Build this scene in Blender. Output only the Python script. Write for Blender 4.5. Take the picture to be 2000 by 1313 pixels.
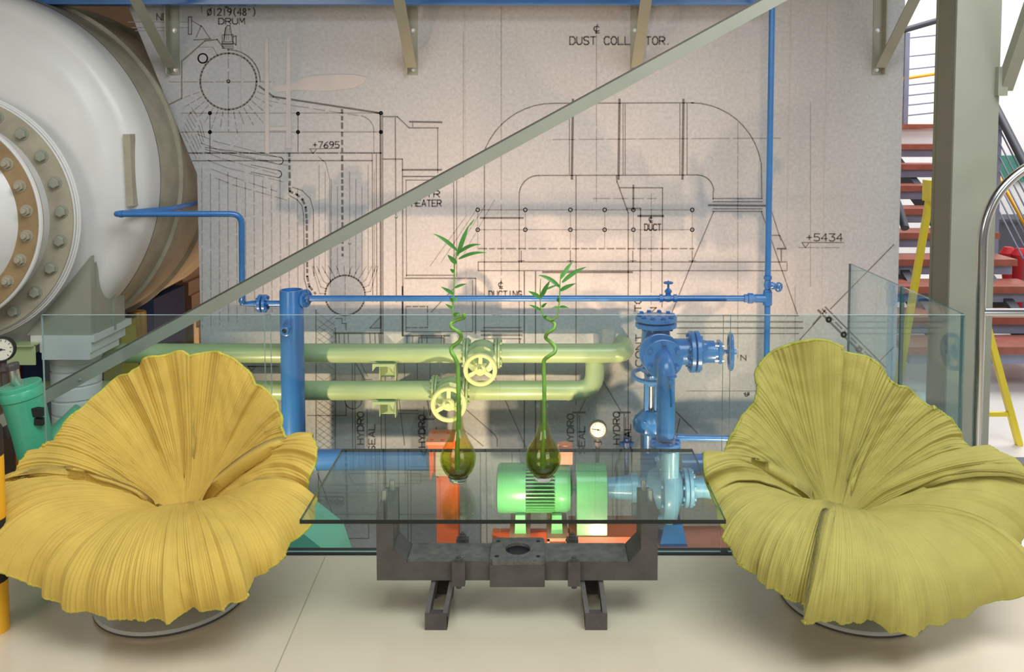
import bpy, math, random
import numpy as np
from mathutils import Vector, Matrix

for o in list(bpy.data.objects):
    bpy.data.objects.remove(o)
scene = bpy.context.scene
COL = scene.collection

# ---------------------------------------------------------------- camera
CAM_H, FPX, PX, PY, PITCH = 1.55, 1750.0, 1050.0, 350.0, math.radians(3.5)
cam_d = bpy.data.cameras.new('camera')
cam = bpy.data.objects.new('camera', cam_d)
COL.objects.link(cam)
cam.location = (0, 0, CAM_H)
cam.rotation_euler = (math.pi / 2 - PITCH, 0, 0)
cam_d.sensor_width = 36.0
cam_d.lens = FPX / 2000 * 36.0
cam_d.shift_x = (1000 - PX) / 2000
cam_d.shift_y = (PY - 656.5) / 2000
cam_d.clip_start = 0.05
cam_d.clip_end = 100
scene.camera = cam

# ---------------------------------------------------------------- world, daylight, exposure
w = bpy.data.worlds.new('world')
scene.world = w
w.use_nodes = True
bg = w.node_tree.nodes['Background']
bg.inputs[0].default_value = (0.86, 0.93, 1.0, 1)
bg.inputs[1].default_value = 0.21


def area(name, loc, target, sx, sy, power, col):
    d = bpy.data.lights.new(name, 'AREA')
    d.shape = 'RECTANGLE'
    d.size, d.size_y = sx, sy
    d.energy = power
    d.color = col
    o = bpy.data.objects.new(name, d)
    COL.objects.link(o)
    o.location = loc
    o.rotation_euler = (Vector(target) - Vector(loc)).to_track_quat('-Z', 'Y').to_euler()
    return o


area('roof_light', (0.9, 0.9, 4.6), (0.2, 3.5, 0.3), 4.2, 2.4, 215, (0.90, 0.95, 1.0))
area('window_daylight', (3.6, -3.2, 2.6), (-0.4, 3.6, 0.6), 3.2, 2.2, 55, (0.92, 0.96, 1.0))
area('window_daylight', (-3.6, -2.6, 2.8), (-0.6, 3.0, 0.4), 2.4, 2.2, 65, (1.0, 0.92, 0.78))
area('hall_skylight', (3.9, 7.0, 5.2), (3.9, 7.0, 0), 3.4, 4.4, 280, (0.98, 0.99, 1.0))

vs = scene.view_settings
vs.view_transform = 'Standard'
vs.look = 'None'
vs.exposure = 0.2
vs.gamma = 1.0
vs.use_curve_mapping = False
scene.cycles.max_bounces = 10
scene.cycles.transparent_max_bounces = 24
scene.cycles.transmission_bounces = 10
scene.cycles.caustics_reflective = False
scene.cycles.caustics_refractive = False
scene.cycles.use_denoising = True
scene.cycles.sample_clamp_indirect = 6.0

# ---------------------------------------------------------------- helpers
CP, SP = math.cos(PITCH), math.sin(PITCH)


def P(px, py, D):
    """the point at depth D (world y) that stands at pixel px, py of the 2000 x 1313 photograph"""
    dx, dy = (px - PX) / FPX, -(py - PY) / FPX
    d = Vector((dx, CP + dy * SP, -SP + dy * CP))
    t = D / d.y
    return Vector((d.x * t, D, CAM_H + d.z * t))


def S(D):
    return D / FPX            # metres per pixel at depth D


W = {}


def srgb(c):
    out = []
    for v in c[:3]:
        v = v / 255.0
        out.append(v / 12.92 if v <= 0.04045 else ((v + 0.055) / 1.055) ** 2.4)
    return tuple(out) + (1,)


def material(name, rgb, rough=0.5, metal=0.0, var=0.12, vscale=6.0, bump=0.0, bscale=60.0, coat=0.0, var2=None, detail=6, spec=0.5, sheen=0.0):
    m = bpy.data.materials.new(name)
    m.use_nodes = True
    nt = m.node_tree
    b = nt.nodes['Principled BSDF']
    c = srgb(rgb)
    b.inputs['Roughness'].default_value = rough
    b.inputs['Metallic'].default_value = metal
    b.inputs['Specular IOR Level'].default_value = spec
    if coat:
        b.inputs['Coat Weight'].default_value = coat
        b.inputs['Coat Roughness'].default_value = 0.12
    if sheen:
        b.inputs['Sheen Weight'].default_value = sheen
        b.inputs['Sheen Roughness'].default_value = 0.5
    tc = nt.nodes.new('ShaderNodeTexCoord')
    n = nt.nodes.new('ShaderNodeTexNoise')
    n.inputs['Scale'].default_value = vscale
    n.inputs['Detail'].default_value = detail
    nt.links.new(tc.outputs['Object'], n.inputs['Vector'])
    r = nt.nodes.new('ShaderNodeValToRGB')
    r.color_ramp.elements[0].position = 0.3
    r.color_ramp.elements[1].position = 0.7
    lo = tuple(v * (1 - var) for v in c[:3]) + (1,)
    hi = tuple(min(1, v * (1 + var)) for v in c[:3]) + (1,)
    if var2:
        hi = srgb(var2)
        lo = c
    r.color_ramp.elements[0].color = lo
    r.color_ramp.elements[1].color = hi
    nt.links.new(n.outputs['Fac'], r.inputs['Fac'])
    nt.links.new(r.outputs['Color'], b.inputs['Base Color'])
    if bump:
        n2 = nt.nodes.new('ShaderNodeTexNoise')
        n2.inputs['Scale'].default_value = bscale
        n2.inputs['Detail'].default_value = 4
        nt.links.new(tc.outputs['Object'], n2.inputs['Vector'])
        bp = nt.nodes.new('ShaderNodeBump')
        bp.inputs['Strength'].default_value = bump
        bp.inputs['Distance'].default_value = 0.004
        nt.links.new(n2.outputs['Fac'], bp.inputs['Height'])
        nt.links.new(bp.outputs['Normal'], b.inputs['Normal'])
    return m


def clear_glass(name, tint, ior=1.5, gloss_tint=(1, 1, 1)):
    m = bpy.data.materials.new(name)
    m.use_nodes = True
    nt = m.node_tree
    nt.nodes.clear()
    out = nt.nodes.new('ShaderNodeOutputMaterial')
    mix = nt.nodes.new('ShaderNodeMixShader')
    lw = nt.nodes.new('ShaderNodeLayerWeight')
    lw.inputs['Blend'].default_value = 0.5
    pw = nt.nodes.new('ShaderNodeMath')
    pw.operation = 'POWER'
    pw.inputs[1].default_value = 5.0
    nt.links.new(lw.outputs['Facing'], pw.inputs[0])
    f0 = ((ior - 1) / (ior + 1)) ** 2
    fr = nt.nodes.new('ShaderNodeMath')
    fr.operation = 'MULTIPLY_ADD'
    fr.inputs[1].default_value = 1 - f0
    fr.inputs[2].default_value = f0
    nt.links.new(pw.outputs[0], fr.inputs[0])
    tr = nt.nodes.new('ShaderNodeBsdfTransparent')
    tr.inputs[0].default_value = tint + (1,)
    gl = nt.nodes.new('ShaderNodeBsdfGlossy')
    gl.inputs['Color'].default_value = gloss_tint + (1,)
    gl.inputs['Roughness'].default_value = 0.0
    nt.links.new(fr.outputs[0], mix.inputs[0])
    nt.links.new(tr.outputs[0], mix.inputs[1])
    nt.links.new(gl.outputs[0], mix.inputs[2])
    nt.links.new(mix.outputs[0], out.inputs[0])
    return m


def refract_glass(name, col, ior=1.45, rough=0.0):
    m = bpy.data.materials.new(name)
    m.use_nodes = True
    b = m.node_tree.nodes['Principled BSDF']
    b.inputs['Base Color'].default_value = col + (1,)
    b.inputs['Transmission Weight'].default_value = 1.0
    b.inputs['Roughness'].default_value = rough
    b.inputs['IOR'].default_value = ior
    return m


def emission(name, col, s):
    m = bpy.data.materials.new(name)
    m.use_nodes = True
    nt = m.node_tree
    nt.nodes.clear()
    out = nt.nodes.new('ShaderNodeOutputMaterial')
    e = nt.nodes.new('ShaderNodeEmission')
    e.inputs[0].default_value = col + (1,)
    e.inputs[1].default_value = s
    nt.links.new(e.outputs[0], out.inputs[0])
    return m


def tag(o, label=None, cat=None, group=None, kind=None):
    if label: o['label'] = label
    if cat: o['category'] = cat
    if group: o['group'] = group
    if kind: o['kind'] = kind
    return o


def thing(name, label, cat, loc, group=None):
    o = bpy.data.objects.new(name, None)
    o.empty_display_size = 0.05
    COL.objects.link(o)
    o.location = loc
    W[o] = Vector(loc)
    return tag(o, label, cat, group)


def frame_from_axis(ax):
    ax = Vector(ax).normalized()
    a = Vector((0, 0, 1)) if abs(ax.z) < 0.9 else Vector((1, 0, 0))
    u = ax.cross(a).normalized()
    return ax, u, ax.cross(u).normalized()


class MB:
    def __init__(self):
        self.v, self.f, self.m = [], [], []

    def add(self, vs, fs, mi=0):
        b = len(self.v)
        self.v += [tuple(x) for x in vs]
        self.f += [tuple(i + b for i in q) for q in fs]
        self.m += [mi] * len(fs)
        return self

    def box(self, lo, hi, mi=0):
        x0, y0, z0 = lo
        x1, y1, z1 = hi
        vs = [(x0, y0, z0), (x1, y0, z0), (x1, y1, z0), (x0, y1, z0), (x0, y0, z1), (x1, y0, z1), (x1, y1, z1), (x0, y1, z1)]
        return self.add(vs, [(3, 2, 1, 0), (4, 5, 6, 7), (0, 1, 5, 4), (1, 2, 6, 5), (2, 3, 7, 6), (3, 0, 4, 7)], mi)

    def bar(self, a, b, wx, wy, up=(0, 0, 1), mi=0):
        """rectangular bar from a to b, wx across, wy along 'up'"""
        a, b = Vector(a), Vector(b)
        d = (b - a).normalized()
        s = d.cross(Vector(up)).normalized() * wx / 2
        t = s.cross(d).normalized() * wy / 2
        vs = [a - s - t, a + s - t, a + s + t, a - s + t, b - s - t, b + s - t, b + s + t, b - s + t]
        return self.add(vs, [(0, 1, 2, 3), (7, 6, 5, 4), (4, 5, 1, 0), (5, 6, 2, 1), (6, 7, 3, 2), (7, 4, 0, 3)], mi)

    def tube(self, pts, r, n=20, caps=True, mi=0, closed=False):
        pts = [Vector(p) for p in pts]
        k = len(pts)
        rs = [r] * k if not isinstance(r, (list, tuple)) else list(r)
        tang = []
        for i in range(k):
            if closed:
                d = pts[(i + 1) % k] - pts[i - 1]
            else:
                d = pts[min(i + 1, k - 1)] - pts[max(i - 1, 0)]
            tang.append(d.normalized())
        _, u, _ = frame_from_axis(tang[0])
        vs, fs = [], []
        for i in range(k):
            u = (u - tang[i] * u.dot(tang[i])).normalized()
            v = tang[i].cross(u)
            for j in range(n):
                a = 2 * math.pi * j / n
                vs.append(pts[i] + (u * math.cos(a) + v * math.sin(a)) * rs[i])
        for i in range(k if closed else k - 1):
            i2 = (i + 1) % k
            for j in range(n):
                j2 = (j + 1) % n
                fs.append((i * n + j, i * n + j2, i2 * n + j2, i2 * n + j))
        if caps and not closed:
            fs.append(tuple(range(n - 1, -1, -1)))
            fs.append(tuple((k - 1) * n + j for j in range(n)))
        return self.add(vs, fs, mi)

    def lathe(self, o, axis, prof, n=40, mi=0, cap=True, u=None):
        """prof: list of (radius, height along axis)"""
        o = Vector(o)
        ax, uu, vv = frame_from_axis(axis)
        vs, fs = [], []
        for r, h in prof:
            for j in range(n):
                a = 2 * math.pi * j / n
                vs.append(o + ax * h + (uu * math.cos(a) + vv * math.sin(a)) * max(r, 1e-5))
        k = len(prof)
        for i in range(k - 1):
            for j in range(n):
                j2 = (j + 1) % n
                fs.append((i * n + j, i * n + j2, (i + 1) * n + j2, (i + 1) * n + j))
        if cap:
            fs.append(tuple(range(n - 1, -1, -1)))
            fs.append(tuple((k - 1) * n + j for j in range(n)))
        return self.add(vs, fs, mi)

    def prism(self, poly, ext, mi=0):
        """poly: list of 3-D points (planar), extruded by vector ext"""
        n = len(poly)
        poly = [Vector(p) for p in poly]
        e = Vector(ext)
        vs = poly + [p + e for p in poly]
        fs = [tuple(range(n - 1, -1, -1)), tuple(range(n, 2 * n))]
        for i in range(n):
            j = (i + 1) % n
            fs.append((i, j, n + j, n + i))
        return self.add(vs, fs, mi)

    def torus(self, c, axis, R, r, n=40, m=10, mi=0, sq=1.0):
        ax, u, v = frame_from_axis(axis)
        c = Vector(c)
        pts = [c + (u * math.cos(2 * math.pi * i / n) + v * math.sin(2 * math.pi * i / n)) * R for i in range(n)]
        vs, fs = [], []
        for i in range(n):
            d = (pts[i] - c).normalized()
            for j in range(m):
                a = 2 * math.pi * j / m
                vs.append(pts[i] + d * math.cos(a) * r + ax * math.sin(a) * r * sq)
        for i in range(n):
            for j in range(m):
                i2, j2 = (i + 1) % n, (j + 1) % m
                fs.append((i * m + j, i2 * m + j, i2 * m + j2, i * m + j2))
        return self.add(vs, fs, mi)

    def build(self, name, mats, parent=None, smooth=35, origin=None):
        me = bpy.data.meshes.new(name)
        vs = np.array(self.v, dtype=float)
        if parent is not None:
            loc = W[parent]
        else:
            loc = Vector(origin) if origin is not None else Vector((float((vs[:, 0].min() + vs[:, 0].max()) / 2), float((vs[:, 1].min() + vs[:, 1].max()) / 2), float(vs[:, 2].min())))
        vs = vs - np.array(loc)
        me.from_pydata([tuple(x) for x in vs], [], self.f)
        if not isinstance(mats, (list, tuple)):
            mats = [mats]
        for m in mats:
            me.materials.append(m)
        if len(mats) > 1:
            me.polygons.foreach_set('material_index', self.m)
        import bmesh
        bm = bmesh.new()
        bm.from_mesh(me)
        bmesh.ops.recalc_face_normals(bm, faces=bm.faces)
        bm.to_mesh(me)
        bm.free()
        if smooth:
            me.polygons.foreach_set('use_smooth', [True] * len(me.polygons))
            me.set_sharp_from_angle(angle=math.radians(smooth))
        o = bpy.data.objects.new(name, me)
        COL.objects.link(o)
        if parent is not None:
            o.parent = parent
        else:
            o.location = loc
        W[o] = Vector(loc)
        return o


_cache = {}


def unit_bolt(mat, kind='hex'):
    key = (mat.name, kind)
    if key not in _cache:
        mb = MB()
        if kind == 'hex':         # axis +z, radius 1
            mb.lathe((0, 0, 0), (0, 0, 1), [(1.25, 0), (1.25, 0.15), ], 16)
            mb.lathe((0, 0, 0), (0, 0, 1), [(1.0, 0.15), (1.0, 0.8), (0.85, 0.95)], 6)
        elif kind == 'nut':
            mb.lathe((0, 0, 0), (0, 0, 1), [(1.3, 0), (1.3, 0.15)], 16)
            mb.lathe((0, 0, 0), (0, 0, 1), [(1.0, 0.15), (1.0, 0.9), (0.9, 1.0)], 6)
            mb.lathe((0, 0, 0), (0, 0, 1), [(0.55, 0.9), (0.55, 1.5), (0.45, 1.6)], 12)
        else:
            mb.lathe((0, 0, 0), (0, 0, 1), [(1.0, 0), (0.95, 0.35), (0.6, 0.65), (0.1, 0.75)], 12)
        o = mb.build('proto', mat, origin=(0, 0, 0))
        _cache[key] = o.data
        bpy.data.objects.remove(o)
    return _cache[key]


def bolt(pos, axis, r, mat, parent, kind='hex', name='bolt'):
    me = unit_bolt(mat, kind)
    o = bpy.data.objects.new(name, me)
    COL.objects.link(o)
    o.parent = parent
    o.location = Vector(pos) - W[parent]
    o.rotation_euler = Vector(axis).to_track_quat('Z', 'Y').to_euler()
    o.scale = (r, r, r)
    return o


def arc3(c, a, b, ang0, ang1, n=10):
    """points c + a cos + b sin"""
    c, a, b = Vector(c), Vector(a), Vector(b)
    return [c + a * math.cos(ang0 + (ang1 - ang0) * i / n) + b * math.sin(ang0 + (ang1 - ang0) * i / n) for i in range(n + 1)]


def fillet(pts, r, n=8):
    pts = [Vector(p) for p in pts]
    out = [pts[0]]
    for i in range(1, len(pts) - 1):
        a, b, c = pts[i - 1], pts[i], pts[i + 1]
        d1, d2 = (a - b).normalized(), (c - b).normalized()
        ang = d1.angle(d2)
        t = min(r / math.tan(ang / 2), (a - b).length * 0.49, (c - b).length * 0.49)
        p, q = b + d1 * t, b + d2 * t
        for k in range(n + 1):
            s = k / n
            out.append(p * (1 - s) ** 2 + b * 2 * s * (1 - s) + q * s * s)
    out.append(pts[-1])
    return out


X3, Y3, Z3 = Vector((1, 0, 0)), Vector((0, 1, 0)), Vector((0, 0, 1))

# ---------------------------------------------------------------- materials
M = {}
M['floor'] = material('cream_epoxy_floor', (214, 199, 172), 0.22, var=0.05, vscale=1.2, coat=0.3)
M['hall_floor'] = material('pale_hall_floor', (222, 216, 210), 0.3, var=0.04, vscale=1.5)
M['pit'] = material('pit_concrete', (150, 140, 128), 0.8, var=0.15, vscale=3)
M['paper'] = material('mural_paper', (182, 181, 180), 0.75, var=0.10, vscale=55, bump=0.05, bscale=200, detail=8)
M['paper_worn'] = material('worn_paper', (196, 187, 181), 0.8, var=0.04, vscale=12)
M['ink'] = material('mural_ink', (124, 117, 112), 0.8, var=0.25, vscale=90)
M['ink_fine'] = material('mural_fine_ink', (152, 147, 142), 0.8, var=0.2, vscale=90)
M['ink_bold'] = material('mural_bold_ink', (106, 101, 98), 0.8, var=0.2, vscale=90)
M['panel_edge'] = material('panel_edge', (150, 140, 125), 0.8)
M['white_steel'] = material('white_painted_steel', (212, 210, 204), 0.42, var=0.05, vscale=3, bump=0.08, bscale=80, coat=0.15)
M['tan_steel'] = material('tan_flange_and_shell_shade', (166, 158, 136), 0.5, var=0.14, vscale=9, bump=0.25, bscale=60)
M['brown_steel'] = material('brown_painted_flange', (152, 126, 88), 0.5, var=0.18, vscale=9, bump=0.3, bscale=60)
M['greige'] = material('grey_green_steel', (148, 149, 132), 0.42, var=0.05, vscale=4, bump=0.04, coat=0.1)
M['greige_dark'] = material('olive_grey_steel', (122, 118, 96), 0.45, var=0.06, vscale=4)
M['blue'] = material('blue_pipe_paint', (52, 112, 174), 0.3, var=0.10, vscale=8, bump=0.08, bscale=50, coat=0.4)
M['blue_pale'] = material('pale_blue_pump_paint', (120, 172, 208), 0.35, var=0.08, vscale=8, coat=0.3)
M['blue_dark'] = material('dark_blue_steel', (24, 52, 96), 0.5, var=0.15)
M['green_pipe'] = material('sage_green_pipe_paint', (166, 184, 132), 0.35, var=0.06, vscale=5, bump=0.05, coat=0.3)
M['green_wheel'] = material('pale_green_yellow_wheel', (206, 206, 142), 0.4, var=0.06, bump=0.15, bscale=90)
M['motor'] = material('green_motor_paint', (92, 168, 108), 0.32, var=0.06, coat=0.4)
M['motor_dark'] = material('dark_motor_gap', (36, 58, 44), 0.7)
M['teal'] = material('teal_green_paint', (74, 176, 136), 0.35, var=0.12, bump=0.1, coat=0.3)
M['teal_light'] = material('light_teal_paint', (112, 206, 178), 0.4, var=0.06)
M['orange'] = material('orange_steel', (232, 104, 52), 0.4, var=0.10, bump=0.05, coat=0.2)
M['orange_pale'] = material('faded_orange_plate', (200, 124, 98), 0.55, var=0.15)
M['beige_plate'] = material('beige_plate', (196, 178, 140), 0.6)
M['iron'] = material('cast_iron', (86, 79, 75), 0.6, 0.15, var=0.2, vscale=14, bump=0.35, bscale=120)
M['iron_rough'] = material('pitted_cast_iron', (104, 98, 92), 0.8, 0.1, var=0.3, vscale=40, bump=0.8, bscale=160)
M['steel'] = material('stainless_steel', (196, 194, 190), 0.18, 1.0, var=0.03)
M['brushed'] = material('brushed_steel', (205, 203, 196), 0.35, 0.85, var=0.06)
M['black'] = material('black_metal', (22, 23, 26), 0.5)
M['rubber'] = material('dark_rubber', (38, 36, 34), 0.7)
M['base_white'] = material('grey_white_lacquer', (190, 190, 182), 0.3, var=0.03, coat=0.3)
M['yellow_fabric'] = material('mustard_yellow_fabric', (202, 171, 80), 0.75, var=0.08, vscale=9, bump=0.25, bscale=140, spec=0.3, sheen=0.04)
M['olive_fabric'] = material('olive_yellow_fabric', (170, 160, 84), 0.75, var=0.08, vscale=9, bump=0.25, bscale=140, spec=0.3, sheen=0.04)
M['yellow_piping'] = material('lime_yellow_piping', (190, 176, 66), 0.6)
M['olive_piping'] = material('olive_lime_piping', (156, 156, 60), 0.6)
M['stem'] = material('bamboo_stem_green', (112, 164, 60), 0.4, var=0.2, vscale=30, coat=0.2)
M['leaf'] = material('bamboo_leaf_green', (68, 132, 52), 0.45, var=0.25, vscale=20)
M['node'] = material('bamboo_node', (164, 140, 82), 0.6)
M['hazard_yellow'] = material('hazard_yellow', (240, 178, 40), 0.4, var=0.06)
M['ladder_yellow'] = material('ladder_yellow', (236, 212, 60), 0.4, var=0.05)
M['tread'] = material('red_brown_timber', (150, 84, 66), 0.4, var=0.18, vscale=14)
M['stair_steel'] = material('blue_grey_stair_steel', (132, 136, 156), 0.5)
M['stair_dark'] = material('dark_stair_steel', (58, 60, 68), 0.5)
M['white_wall'] = material('white_wall_paint', (236, 234, 232), 0.8, var=0.02)
M['red'] = material('red_upholstery', (196, 30, 40), 0.6, var=0.1)
M['mat_grey'] = material('grey_woven_mat', (112, 112, 114), 0.95, var=0.5, vscale=160, bump=0.6, bscale=300)
M['plaster'] = material('warm_plaster', (206, 172, 138), 0.85, var=0.06, vscale=3)
M['dark_wall'] = material('dark_plant_wall', (96, 84, 62), 0.85, var=0.1)
M['dial'] = material('gauge_dial', (222, 216, 196), 0.5, var=0.03)
M['green_sign'] = material('green_sign', (60, 128, 108), 0.6)
M['glass'] = clear_glass('balustrade_glass', (0.83, 0.915, 0.925), 1.45)
M['glass_edge'] = material('glass_edge', (46, 92, 92), 0.15, var=0.1)
M['glass_edge_pale'] = material('pale_glass_edge', (168, 190, 184), 0.15, var=0.05)
M['table_glass'] = clear_glass('table_glass', (0.84, 0.91, 0.89), 1.5)
M['table_edge'] = material('table_glass_edge', (5, 20, 19), 0.25, var=0.1)
M['lamp_face'] = emission('lamp_face', (1.0, 0.62, 0.30), 12)

# ================================================================ the setting
GD = 3.16          # depth of the front balustrade
DW = 5.00          # depth of the mural wall
XR = P(1885, 615, GD).x         # x of the balustrade's return
PITZ = -0.95


def struct(name, mb, mats, smooth=0):
    o = mb.build(name, mats, smooth=smooth)
    o['kind'] = 'structure'
    return o


fl = struct('floor', MB().box((-7, -5, -0.25), (7, GD - 0.022, 0)), M['floor'])
hall = struct('floor_hall', MB().box((XR + 0.03, GD - 0.022, -0.25), (8, 11, 0)), M['hall_floor'])
struct('floor_pit', MB().box((-7, GD + 0.03, PITZ - 0.1), (XR + 0.03, 9, PITZ)), M['pit'])
struct('wall_pit_front', MB().box((-7, GD - 0.05, PITZ), (XR, GD + 0.03, -0.25)), M['pit'])
# joints cut in the floor (thin dark filler strips)
for a, b in (((635, 1088), (500, 1400)),):
    def fz(px, py):
        dx, dy = (px - PX) / FPX, -(py - PY) / FPX
        d = Vector((dx, CP + dy * SP, -SP + dy * CP))
        t = -CAM_H / d.z
        return Vector((d.x * t, d.y * t, 0))
    A, B = fz(*a), fz(*b)
    MB().bar(A + Z3 * 0.0003, B + Z3 * 0.0003, 0.003, 0.0012).build('floor_joint', M['tan_steel'], fl)
struct('trim_1', MB().box((-4.0, GD - 0.022, -0.01), (XR + 0.03, GD + 0.03, 0.003)), M['black'])

# rear walls and ceilings
struct('wall_rear', MB().box((-7, 7.2, PITZ), (-0.5, 7.35, 4.5)), M['plaster'])
struct('wall_left', MB().box((-5.6, 3.6, PITZ), (-5.4, 7.2, 4.5)), M['dark_wall'])
struct('ceiling', MB().box((-5.6, 3.3, 3.0), (2.1, 9, 3.12)), M['dark_wall'])
struct('wall_hall', MB().box((1.0, 10.2, 0), (9, 10.35, 5.5)), M['white_wall'])
struct('wall_right', MB().box((6.4, 4, 0), (6.55, 10.2, 5.5)), M['white_wall'])

# ---- the mural wall
poly = [(90, -370), (245, 0), (385, 340), (388, 620), (392, 1140), (1751, 1140), (1757, 500), (1762, 0), (1766, -370)]
pts = [P(x, y, DW) for x, y in poly]
pts[0].z = pts[-1].z = 3.0
pts[4].z = pts[5].z = PITZ
for p in pts[5:]:
    p.x = 2.03
for p in pts[2:5]:
    p.x = pts[2].x
wall = struct('wall_back', MB().prism(pts, (0, 0.07, 0)), M['paper'])
DI = DW - 0.0015


class Ink:
    def __init__(self):
        self.mb = MB()
        self.rnd = random.Random(5)

    def seg(self, a, b, wd):
        a, b = Vector(a), Vector(b)
        d = b - a
        if d.length < 0.01:
            return
        d.normalize()
        n = Vector((-d.y, d.x)) * wd / 2
        e = d * wd * 0.25
        q = [a - e + n, a - e - n, b + e - n, b + e + n]
        f = [P(p.x, p.y, DI) for p in q]
        self.mb.add(f + [x + Y3 * 0.0012 for x in f], [(0, 1, 2, 3), (0, 4, 5, 1), (1, 5, 6, 2), (2, 6, 7, 3), (3, 7, 4, 0)])

    def line(self, pts, wd=2.0, dash=None):
        for a, b in zip(pts[:-1], pts[1:]):
            if not dash:
                self.seg(a, b, wd)
                continue
            a2, b2 = Vector(a), Vector(b)
            L = (b2 - a2).length
            d = (b2 - a2).normalized()
            s = 0
            while s < L:
                on = dash[0] * self.rnd.uniform(0.7, 1.3)
                self.seg(a2 + d * s, a2 + d * min(L, s + on), wd)
                s += on + dash[1] * self.rnd.uniform(0.8, 1.2)

    def circ(self, c, r, wd=2.0, a0=0, a1=360, n=None, dash=None, ry=None):
        n = n or max(10, int(abs(a1 - a0) / 8))
        ry = ry or r
        pts = [(c[0] + r * math.cos(math.radians(a0 + (a1 - a0) * i / n)), c[1] - ry * math.sin(math.radians(a0 + (a1 - a0) * i / n))) for i in range(n + 1)]
        self.line(pts, wd, dash)

    def done(self, mat, name='drawing_lines'):
        o = self.mb.build(name, mat, wall, smooth=0)
        o['kind'] = 'stuff'
        return o


bold, mid, fine = Ink(), Ink(), Ink()
# -- boiler drawing, left
mid.circ((446, 159), 55, 3.2)
mid.circ((446, 159), 62, 2.2, 0, 92)
fine.line([(330, 160), (535, 160)], 1.8, (22, 5))
fine.line([(446, 96), (446, 220)], 1.8, (20, 6))
fine.circ((446, 159), 3, 1.5)
mid.line([(437, 80), (441, 54), (444, 50), (449, 50), (454, 80)], 2.2)
for y in (82, 86, 90, 94):
    mid.line([(433, y), (456, y)], 2.0)
mid.line([(434, 68), (434, 86), (455, 86), (455, 68), (434, 68)], 1.8)
mid.line([(455, 72), (461, 70), (461, 88), (456, 84)], 2.2)
for x in (440, 444, 448):
    fine.line([(x, 54), (x - 2, 78)], 1.6)
mid.line([(357, 118), (400, 80), (424, 77), (437, 94)], 2.6)
mid.line([(378, 78), (412, 76)], 2.4)
mid.line([(383, 73), (393, 50), (410, 75)], 1.6)
fine.line([(250, 43), (368, 43)], 1.8)
fine.line([(258, 54), (368, 54)], 1.8)
fine.line([(264, 60), (340, 60)], 1.5)
mid.line([(368, 33), (368, 67), (374, 67), (374, 33), (368, 33)], 2)
mid.line([(374, 40), (394, 52)], 1.6)
mid.line([(394, 0), (394, 24)], 1.8)
mid.circ((396, 114), 9, 2.6)
mid.line([(355, 118), (355, 192), (322, 208)], 2.2)
fine.line([(388, 92), (416, 92), (424, 108)], 1.4)
bold.line([(506, 168), (534, 189), (742, 221)], 3.4)
fine.line([(526, 197), (570, 206), (700, 226)], 1.6, (26, 8))
for k in range(15):
    a = math.radians(200 + k * 10)
    r0, r1 = 60, 60 + 30 + (k % 3) * 8
    fine.line([(446 + r0 * math.cos(a), 159 - r0 * math.sin(a)), (446 + r1 * math.cos(a), 159 - r1 * math.sin(a))], 1.7, (12, 5))
fine.line([(354, 221), (742, 221)], 1.8)
fine.line([(345, 258), (745, 258)], 2.0)
bold.line([(368, 299), (745, 299)], 2.6, (26, 3))
mid.line([(372, 314), (727, 314)], 2.4)
mid.line([(410, 221), (410, 300)], 1.8)
mid.line([(582, 221), (582, 296)], 1.8)
for c in ((410, 221), (410, 258), (582, 222), (582, 258), (744, 221), (744, 258)):
    mid.circ(c, 2.5, 2.5)
bold.line([(743, 221), (744, 700)], 3.6)
mid.line([(747, 221), (748, 700)], 2)
mid.line([(727, 300), (728, 590)], 1.6)
mid.line([(735, 300), (736, 590)], 1.6)
fine.circ((700, 256), 30, 1.6, 0, 80)
fine.line([(730, 256), (730, 300)], 1.5)
bold.line([(668, 214), (669, 500)], 4.2, (8, 7))
bold.line([(565, 300), (566, 374), (580, 380), (591, 390), (597, 405), (599, 430), (600, 540), (604, 560), (616, 574)], 4.2, (8, 6))
mid.line([(571, 366), (590, 372), (606, 388), (612, 410), (613, 540)], 1.6)
mid.line([(565, 382), (580, 390), (590, 402), (593, 420), (594, 545), (600, 566), (612, 580)], 1.6)
fine.line([(621, 306), (636, 318), (644, 350), (645, 560)], 1.6)
for k in range(6):
    y = 262 + k * 17
    fine.line([(385 + 7 * k, y), (420 + 7 * k, y + 14), (540 + (k % 2) * 20, y + 44)], 1.5, (34, 8))
mid.circ((546, 314), 7, 1.6, -90, 90)
mid.line([(400, 288), (546, 307)], 1.4)
mid.line([(400, 292), (545, 321)], 1.4)
mid.circ((543, 340), 7, 1.6, -90, 90)
mid.line([(490, 322), (543, 333)], 1.4)
mid.line([(490, 336), (543, 347)], 1.4)
for k in range(7):
    fine.line([(374 - 3 * k, 210 + 8 * k), (392 - 3 * k, 238 + 9 * k), (400 - 2 * k, 270 + 8 * k)], 1.5, (24, 7))
for k, x in enumerate(range(394, 590, 17)):
    y0 = 330 + (x - 394) * 0.12
    y1 = 640 - 0.16 * (x - 394) if x < 470 else 610
    fine.line([(x, y0 + (k % 3) * 8), (x + 1, y1)], 1.7, (70, 6) if k % 2 else (22, 5))
for k, x in enumerate(range(623, 742, 12)):
    if abs(x - 668) < 6:
        continue
    fine.line([(x, 322 + (k % 4) * 14), (x, 535)], 1.6, (90, 5))
mid.circ((674, 577), 39, 3)
fine.line([(674, 540), (674, 640)], 1.6, (14, 5))
for k in range(13):
    a = math.radians(8 + k * 14)
    cx, cy = 674 + 39 * math.cos(a), 577 - 39 * math.sin(a)
    sx = 674 + (38 + 14) * math.cos(a) * 1.25
    fine.line([(cx, cy), (674 + 50 * math.cos(a), 577 - 52 * math.sin(a)), (sx, 520)], 1.6)
mid.line([(617, 605), (617, 880)], 2.0)
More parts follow.
